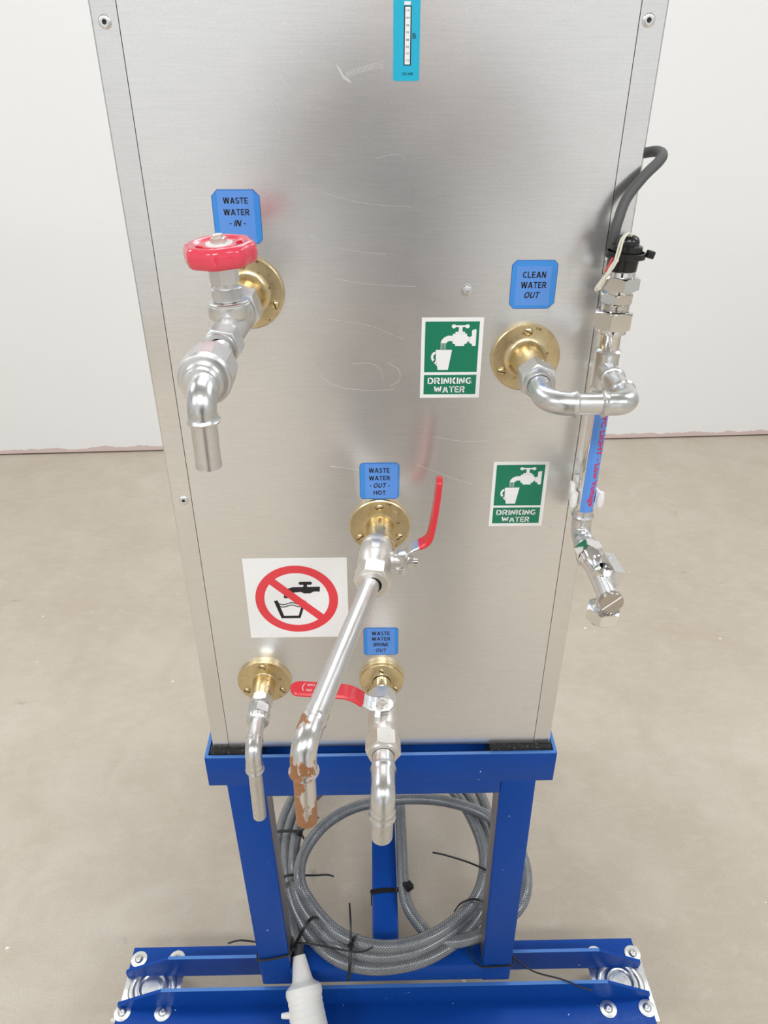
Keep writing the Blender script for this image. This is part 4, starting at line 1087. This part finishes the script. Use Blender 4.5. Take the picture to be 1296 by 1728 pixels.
# temperature strip
tt = thing('temperature_strip', 'turquoise temperature indicator strip stuck high on the metal panel', 'label', 0.0192, -0.0004, 0.03)
m_ = MB(); sheet(m_, rnd(0.0094, 0.0291, -0.0050, 0.0862, 0.0018), -0.00005, -0.0004); m_.build('backing', M['cyan'], tt)
m_ = MB(); m_.flat([(0.0172, 0.0050), (0.0227, 0.0050), (0.0227, 0.0422), (0.0172, 0.0422)], -0.00050); m_.build('window_frame', M['navy'], tt)
m_ = MB(); m_.flat([(0.0180, 0.0057), (0.0219, 0.0057), (0.0219, 0.0415), (0.0180, 0.0415)], -0.00056); m_.flat([(0.0173, 0.0425), (0.022, 0.0425), (0.022, 0.0447), (0.0173, 0.0447)], -0.00050); m_.build('scale_window', M['white_vinyl'], tt)
m_ = MB()
for body, x, z, w_, h_ in (('110', 0.0199, 0.0393, 0.0030, 0.0013), ('104', 0.0199, 0.0348, 0.0029, 0.0013), ('99', 0.0199, 0.0301, 0.0022, 0.0013), ('93', 0.0199, 0.0258, 0.0022, 0.0013), ('88', 0.0200, 0.0212, 0.0022, 0.0013), ('82', 0.0200, 0.0169, 0.0022, 0.0013), ('77', 0.0201, 0.0126, 0.0022, 0.0013), ('71', 0.0202, 0.0082, 0.0021, 0.0013), ('B', 0.0249, 0.0237, 0.0025, 0.0033), ('555-408', 0.0203, -0.0003, 0.0079, 0.0018)):
    put_text(m_, body, x, z, w_, h_, -0.00064, 0.0)
m_.build('lettering', M['navy'], tt)

# ------------------------------------------------------------------ hose
HP = [(-0.1335,0.0128,-1.1930),(-0.1448,0.0437,-1.1970),(-0.1611,0.0940,-1.1970),(-0.1756,0.1481,-1.1970),(-0.1834,0.1942,-1.1970),(-0.1803,0.2493,-1.1970),(-0.1609,0.3083,-1.1970),(-0.1128,0.3712,-1.1970),(-0.0115,0.4193,-1.1970),(0.0982,0.4125,-1.1970),(0.1756,0.3438,-1.1970),(0.2029,0.2613,-1.1970),(0.2063,0.1867,-1.1970),(0.1865,0.1084,-1.1970),(0.1398,0.0382,-1.1970),(0.0694,-0.0054,-1.1970),(-0.0052,-0.0183,-1.1970),(-0.0654,-0.0064,-1.1970),(-0.1112,0.0287,-1.1970),(-0.1453,0.0834,-1.1970),(-0.1620,0.1418,-1.1880),(-0.1684,0.1994,-1.1880),(-0.1587,0.2613,-1.1880),(-0.1275,0.3280,-1.1880),(-0.0117,0.3868,-1.1880),(0.1184,0.3664,-1.1880),(0.1734,0.2812,-1.1880),(0.1915,0.1925,-1.1880),(0.1805,0.1134,-1.1880),(0.1308,0.0477,-1.1880),(0.0605,0.0045,-1.1880),(-0.0050,-0.0061,-1.1880),(-0.0610,0.0087,-1.1880),(-0.1102,0.0494,-1.1880),(-0.1401,0.0984,-1.1880),(-0.1507,0.1503,-1.1760),(-0.1487,0.2145,-1.1760),(-0.1242,0.2842,-1.1760),(-0.0467,0.3449,-1.1760),(0.0703,0.3571,-1.1760),(0.1401,0.2925,-1.1760),(0.1746,0.2083,-1.1760),(0.1790,0.1384,-1.1760),(0.1527,0.0750,-1.1760),(0.0947,0.0270,-1.1760),(0.0323,0.0048,-1.1760),(-0.0234,0.0068,-1.1760),(-0.0754,0.0302,-1.1760),(-0.1161,0.0751,-1.1760),(-0.1361,0.1068,-1.1600),(-0.1328,0.1559,-1.1600),(-0.1028,0.2080,-1.1600),(-0.0558,0.2431,-1.1600),(-0.0013,0.2587,-1.1600),(0.0648,0.2639,-1.1600),(0.1301,0.2549,-1.1600),(0.1922,0.2270,-1.1600),(0.2325,0.1777,-1.1600),(0.2451,0.1264,-1.1600),(0.2354,0.0737,-1.1600),(0.2086,0.0450,-1.1700),(0.1640,0.0250,-1.1830),(0.1169,0.0164,-1.1900),(0.0858,0.0249,-1.1970),(0.0616,0.0500,-1.1980),(0.0437,0.0824,-1.1980),(0.0385,0.1227,-1.1980),(0.0385,0.1907,-1.1980),(0.0385,0.2652,-1.1980),(0.0380,0.3332,-1.1980)]
hr = thing('hose_coil', 'coil of grey braided hose lying on the lower bars of the blue stand', 'hose', 0.02, 0.18, -1.2075)
m_ = MB(); m_.tube(catmull(HP, 7), 0.0100, 18); m_.build('hose', M['hose'], hr)
# white funnel shaped fitting on the hose end
tf = thing('hose_funnel', 'white plastic stepped funnel fitting on the hose end over the front base rail', 'fitting', -0.124, -0.03, -1.25)
A_ = V((-0.1335, 0.0128, -1.1930)); Bf = V((-0.1085, -0.095, -1.2490)); dF = (Bf-A_).normalized()
m_ = MB(); m_.tube([A_-dF*0.006, A_+dF*0.016], 0.0082, 18); m_.build('hose_end', M['hose_dark'], tf)
m_ = MB()
m_.lathe(A_, dF, [(0.010, 0.0078), (0.010, 0.0098), (0.020, 0.0115), (0.038, 0.0148), (0.044, 0.0162), (0.0470, 0.0185), (0.0510, 0.0245), (0.0535, 0.0272), (0.0600, 0.0282), (0.0660, 0.0272), (0.0675, 0.0262), (0.0740, 0.0266), (0.0745, 0.0258), (0.0830, 0.0268), (0.0836, 0.0262), (0.0930, 0.0276), (0.0936, 0.0270), (0.1060, 0.0285), (0.1066, 0.0280), (0.1200, 0.0300), (0.1210, 0.027), (0.1100, 0.020), (0.100, 0)], 48)
m_.build('funnel', M['white_plastic'], tf)
m_ = MB(); nb = A_+dF*0.090; m_.lathe(nb-V((0.022, 0, 0)), (-1, 0.0, -0.05), [(0, 0), (0, 0.0075), (0.006, 0.0048), (0.016, 0.0040), (0.0175, 0.003), (0.0175, 0)], 18); m_.build('nub', M['white_plastic'], tf)

# ------------------------------------------------------------------ cable ties
def tie(label, band=None, tails=(), head=None, side=(0, 0, 1), w_=0.0052, bside=None, name='cable_tie'):
    P = band if band else tails[0]
    c = sum((V(p) for p in P), V((0, 0, 0)))/len(P)
    t = thing(name, label, 'cable tie', c.x, c.y, c.z, 'black cable ties on the hose and stand')
    if band:
        bp = catmull(band, 6); m_ = MB()
        sd = bside or (0.6, 0.6, 0.2)
        m_.ribbon(bp, sd, w_, 0.0018); m_.build('band', M['tie'], t)
    if head:
        m_ = MB(); m_.box(head, (w_*1.7, w_*1.45, w_*1.3), 0.0009, Matrix.Rotation(0.6, 3, 'Z')); m_.build('head', M['tie'], t)
    for tl_ in tails:
        m_ = MB(); tp2 = catmull(tl_, 6); ws = [1-0.35*i/(len(tp2)-1) for i in range(len(tp2))]
        m_.ribbon(tp2, side, w_*0.8, 0.0020, ws=ws); m_.build('tail', M['tie'], t)
tie('black cable tie round the hose bundle just behind the worn coppery spout',
    [(-0.1965,0.2243,-1.2040),(-0.1945,0.2094,-1.1800),(-0.1850,0.2060,-1.1690),(-0.1609,0.2031,-1.1640),(-0.1448,0.2004,-1.1640),(-0.1370,0.1992,-1.1800)],
    [[(-0.1446,0.1990,-1.1630),(-0.1289,0.2072,-1.1550),(-0.1104,0.2203,-1.1500)]], (-0.1440, 0.1990, -1.1630), bside=(0, 1, 0))
tie('black cable tie on the hose bundle with a level tail pointing into the coil',
    [(-0.1790,0.1236,-1.2050),(-0.1780,0.1152,-1.1800),(-0.1700,0.1170,-1.1710),(-0.1557,0.1190,-1.1650),(-0.1414,0.1182,-1.1640)],
    [[(-0.1384,0.1182,-1.1640),(-0.1132,0.1168,-1.1630),(-0.0912,0.1168,-1.1620),(-0.0799,0.1121,-1.1600)]], (-0.1700, 0.1150, -1.1700), bside=(0, 1, 0))
tie('black cable tie slanting over the hose next to the white funnel, long thin tail',
    [(-0.1442,0.0085,-1.2050),(-0.1373,0.0105,-1.1820),(-0.1262,0.0219,-1.1640),(-0.1156,0.0362,-1.1580),(-0.1049,0.0445,-1.1630),(-0.1047,0.0524,-1.1900)],
    [[(-0.1352,0.0127,-1.1760),(-0.0968,0.0003,-1.1640),(-0.0503,-0.0142,-1.1550),(-0.0304,-0.0166,-1.1530),(-0.0140,-0.0114,-1.1500)]], (-0.1390, 0.0080, -1.1820), bside=(0.6, -0.6, 0))
tie('black cable tie round the front of the coil with its tail standing straight up',
    [(-0.0531,-0.0290,-1.2090),(-0.0525,-0.0330,-1.1950),(-0.0508,-0.0267,-1.1840),(-0.0490,-0.0064,-1.1680),(-0.0445,0.0084,-1.1610),(-0.0397,0.0260,-1.1800)],
    [[(-0.0489,-0.0009,-1.1620),(-0.0490,0.0212,-1.1450),(-0.0512,0.0497,-1.1350)]], (-0.0489, -0.0020, -1.1625), bside=(1, 0, 0), side=(1, 0, 0))
tie('black cable tie arched over the coil close beside a stand leg',
    [(0.1200,0.0659,-1.1900),(0.1290,0.0656,-1.1680),(0.1480,0.0683,-1.1610),(0.1685,0.0669,-1.1650),(0.1790,0.0729,-1.1900)], bside=(0.5, 0.8, 0), w_=0.0038)
tie('thin black tie tail sticking out from a stand leg across the open coil',
    None, [[(0.1820,0.1198,-1.1640),(0.1492,0.1338,-1.1600),(0.1100,0.1497,-1.1620),(0.0902,0.1574,-1.1660)]])
zt_ = -1.2072
tie('broad black cable tie strapped round the blue spine beam with square head',
    [(-0.0170,0.1130,-1.2400),(-0.0168,0.1130,-1.2100),(-0.0150,0.1135,zt_),(0.0050,0.1160,zt_),(0.0270,0.1160,zt_),(0.0320,0.1150,-1.1965),(0.0400,0.1130,-1.1865),(0.0480,0.1110,-1.1900),(0.0490,0.110,-1.2000)],
    (), (0.0460, 0.1090, -1.1870), bside=(0, 1, 0.02), w_=0.0085)
tie('black cable tie round the leg beside the white funnel, tail over the rear rail',
    [(-0.1945,0.032,-1.178),(-0.1940,-0.010,-1.177),(-0.1908,-0.0135,-1.1770),(-0.1750,-0.0138,-1.1745),(-0.1560,-0.0135,-1.1690),(-0.1415,-0.0110,-1.1650),(-0.1400,0.004,-1.164)],
    [[(-0.1960,0.0350,-1.220),(-0.2085,0.0555,-1.2500),(-0.2375,0.0580,-1.2480),(-0.2568,0.0544,-1.2500)]], bside=(0, 0, 1), w_=0.0050)
tie('black cable tie round a leg foot with thin tail reaching towards a castor',
    [(0.1360,0.028,-1.196),(0.1400,0.0,-1.1970),(0.1540,-0.0135,-1.2060),(0.1750,-0.0135,-1.2075),(0.1970,-0.0135,-1.2060),(0.2065,-0.0100,-1.206),(0.2065,0.03,-1.210)],
    [[(0.2094,0.0140,-1.2300),(0.2439,-0.0007,-1.2480),(0.2892,-0.0134,-1.2500),(0.3193,-0.0265,-1.2510),(0.3327,-0.0294,-1.2520)]], bside=(0, 0, 1), w_=0.0036)

# ------------------------------------------------------------------ the photographer, mirrored softly in the metal
def skin(name, pts, edges, m, parent, sub=2):
    me = bpy.data.meshes.new(name)
    L = V(parent['o'])
    me.from_pydata([(p[0]-L.x, p[1]-L.y, p[2]-L.z) for p in pts], edges, [])
    o = bpy.data.objects.new(name, me); COL.objects.link(o); o.parent = parent
    md = o.modifiers.new('skin', 'SKIN'); md.use_smooth_shade = True
    if not me.skin_vertices: bpy.context.view_layer.objects.active = o
    sv = me.skin_vertices[0].data if me.skin_vertices else None
    for i, p in enumerate(pts):
        sv[i].radius = (p[3], p[4] if len(p) > 4 else p[3])
        sv[i].use_root = (i == 0)
    o.modifiers.new('sub', 'SUBSURF').levels = sub; o.modifiers['sub'].render_levels = sub
    me.materials.append(m); return o
M['skin'] = mat('skin', (0.50, 0.34, 0.27), 0.5)
M['jacket'] = mat('dark_jacket', (0.055, 0.057, 0.065), 0.9)
M['trousers'] = mat('dark_trousers', (0.06, 0.065, 0.08), 0.9)
M['hair'] = mat('dark_hair', (0.02, 0.014, 0.01), 0.6)
px, py = 0.06, -1.06
per = bpy.data.objects.new('person', None); COL.objects.link(per); per.location = (px, py, 0); per['o'] = [px, py, 0]
tag(per, 'person in dark jacket and dark trousers holding a phone up in both hands', 'person')
bp = [(px, py, 0.93, 0.10, 0.085), (px, py, 1.10, 0.11, 0.085), (px, py, 1.30, 0.13, 0.09), (px, py, 1.42, 0.09, 0.07), (px, py+0.02, 1.50, 0.05, 0.052),
      (px, py+0.05, 1.57, 0.062, 0.075), (px, py+0.055, 1.64, 0.074, 0.092), (px, py+0.05, 1.71, 0.062, 0.078)]
be = [(i, i+1) for i in range(7)]
for s in (-1, 1):
    n0 = len(bp)
    bp += [(px+s*0.18, py, 1.40, 0.052), (px+s*0.24, py+0.10, 1.19, 0.042), (px+s*0.15, py+0.29, 1.32, 0.028), (px-0.07+s*0.085, py+0.375, 1.385, 0.026), (px-0.07+s*0.082, py+0.395, 1.41, 0.016)]
    be += [(3, n0), (n0, n0+1), (n0+1, n0+2), (n0+2, n0+3), (n0+3, n0+4)]
    for f in range(4):
        k = len(bp); zz = 1.375+f*0.017
        bp += [(px-0.07+s*0.080, py+0.398, zz, 0.008), (px-0.07+s*0.062, py+0.396, zz+0.004, 0.0075)]
        be += [(n0+3, k), (k, k+1)]
    k = len(bp); bp += [(px-0.07+s*0.060, py+0.372, 1.40, 0.009), (px-0.07+s*0.045, py+0.376, 1.41, 0.008)]; be += [(n0+3, k), (k, k+1)]
    n0 = len(bp)
    bp += [(px+s*0.095, py, 0.86, 0.085), (px+s*0.11, py+0.02, 0.49, 0.055), (px+s*0.12, py-0.01, 0.09, 0.036), (px+s*0.13, py+0.10, 0.035, 0.030)]
    be += [(0, n0), (n0, n0+1), (n0+1, n0+2), (n0+2, n0+3)]
skin('body', bp, be, M['skin'], per)
jp = [(px, py, 0.90, 0.165, 0.115), (px, py, 1.10, 0.155, 0.11), (px, py, 1.30, 0.165, 0.115), (px, py, 1.43, 0.11, 0.085), (px, py+0.012, 1.475, 0.068, 0.066)]
je = [(0, 1), (1, 2), (2, 3), (3, 4)]
for s in (-1, 1):
    n0 = len(jp)
    jp += [(px+s*0.185, py, 1.40, 0.068), (px+s*0.245, py+0.10, 1.19, 0.056), (px+s*0.16, py+0.27, 1.31, 0.040)]
    je += [(3, n0), (n0, n0+1), (n0+1, n0+2)]
skin('jacket', jp, je, M['jacket'], per)
tp3 = [(px, py, 0.97, 0.15, 0.105)]; te = []
for s in (-1, 1):
    n0 = len(tp3)
    tp3 += [(px+s*0.098, py, 0.82, 0.098), (px+s*0.11, py+0.02, 0.49, 0.072), (px+s*0.12, py-0.01, 0.09, 0.058)]
    te += [(0, n0), (n0, n0+1), (n0+1, n0+2)]
skin('trousers', tp3, te, M['trousers'], per)
for s in (-1, 1):
    skin('shoe', [(px+s*0.12, py-0.04, 0.045, 0.042, 0.042), (px+s*0.125, py+0.06, 0.042, 0.046, 0.038), (px+s*0.132, py+0.17, 0.036, 0.04, 0.03)], [(0, 1), (1, 2)], M['black_plastic'], per)
skin('hair', [(px, py+0.015, 1.66, 0.078, 0.070), (px, py+0.035, 1.72, 0.074, 0.085)], [(0, 1)], M['hair'], per)
ph_ = thing('phone', 'black phone held upright in both hands of the person', 'phone', -0.0097, -0.672, 0.0)
rp = Matrix.Rotation(-0.53, 3, 'X')
MB().box((-0.0097, -0.6735, -0.016), (0.078, 0.008, 0.158), 0.003, rp).build('phone_body', M['black_plastic'], ph_)
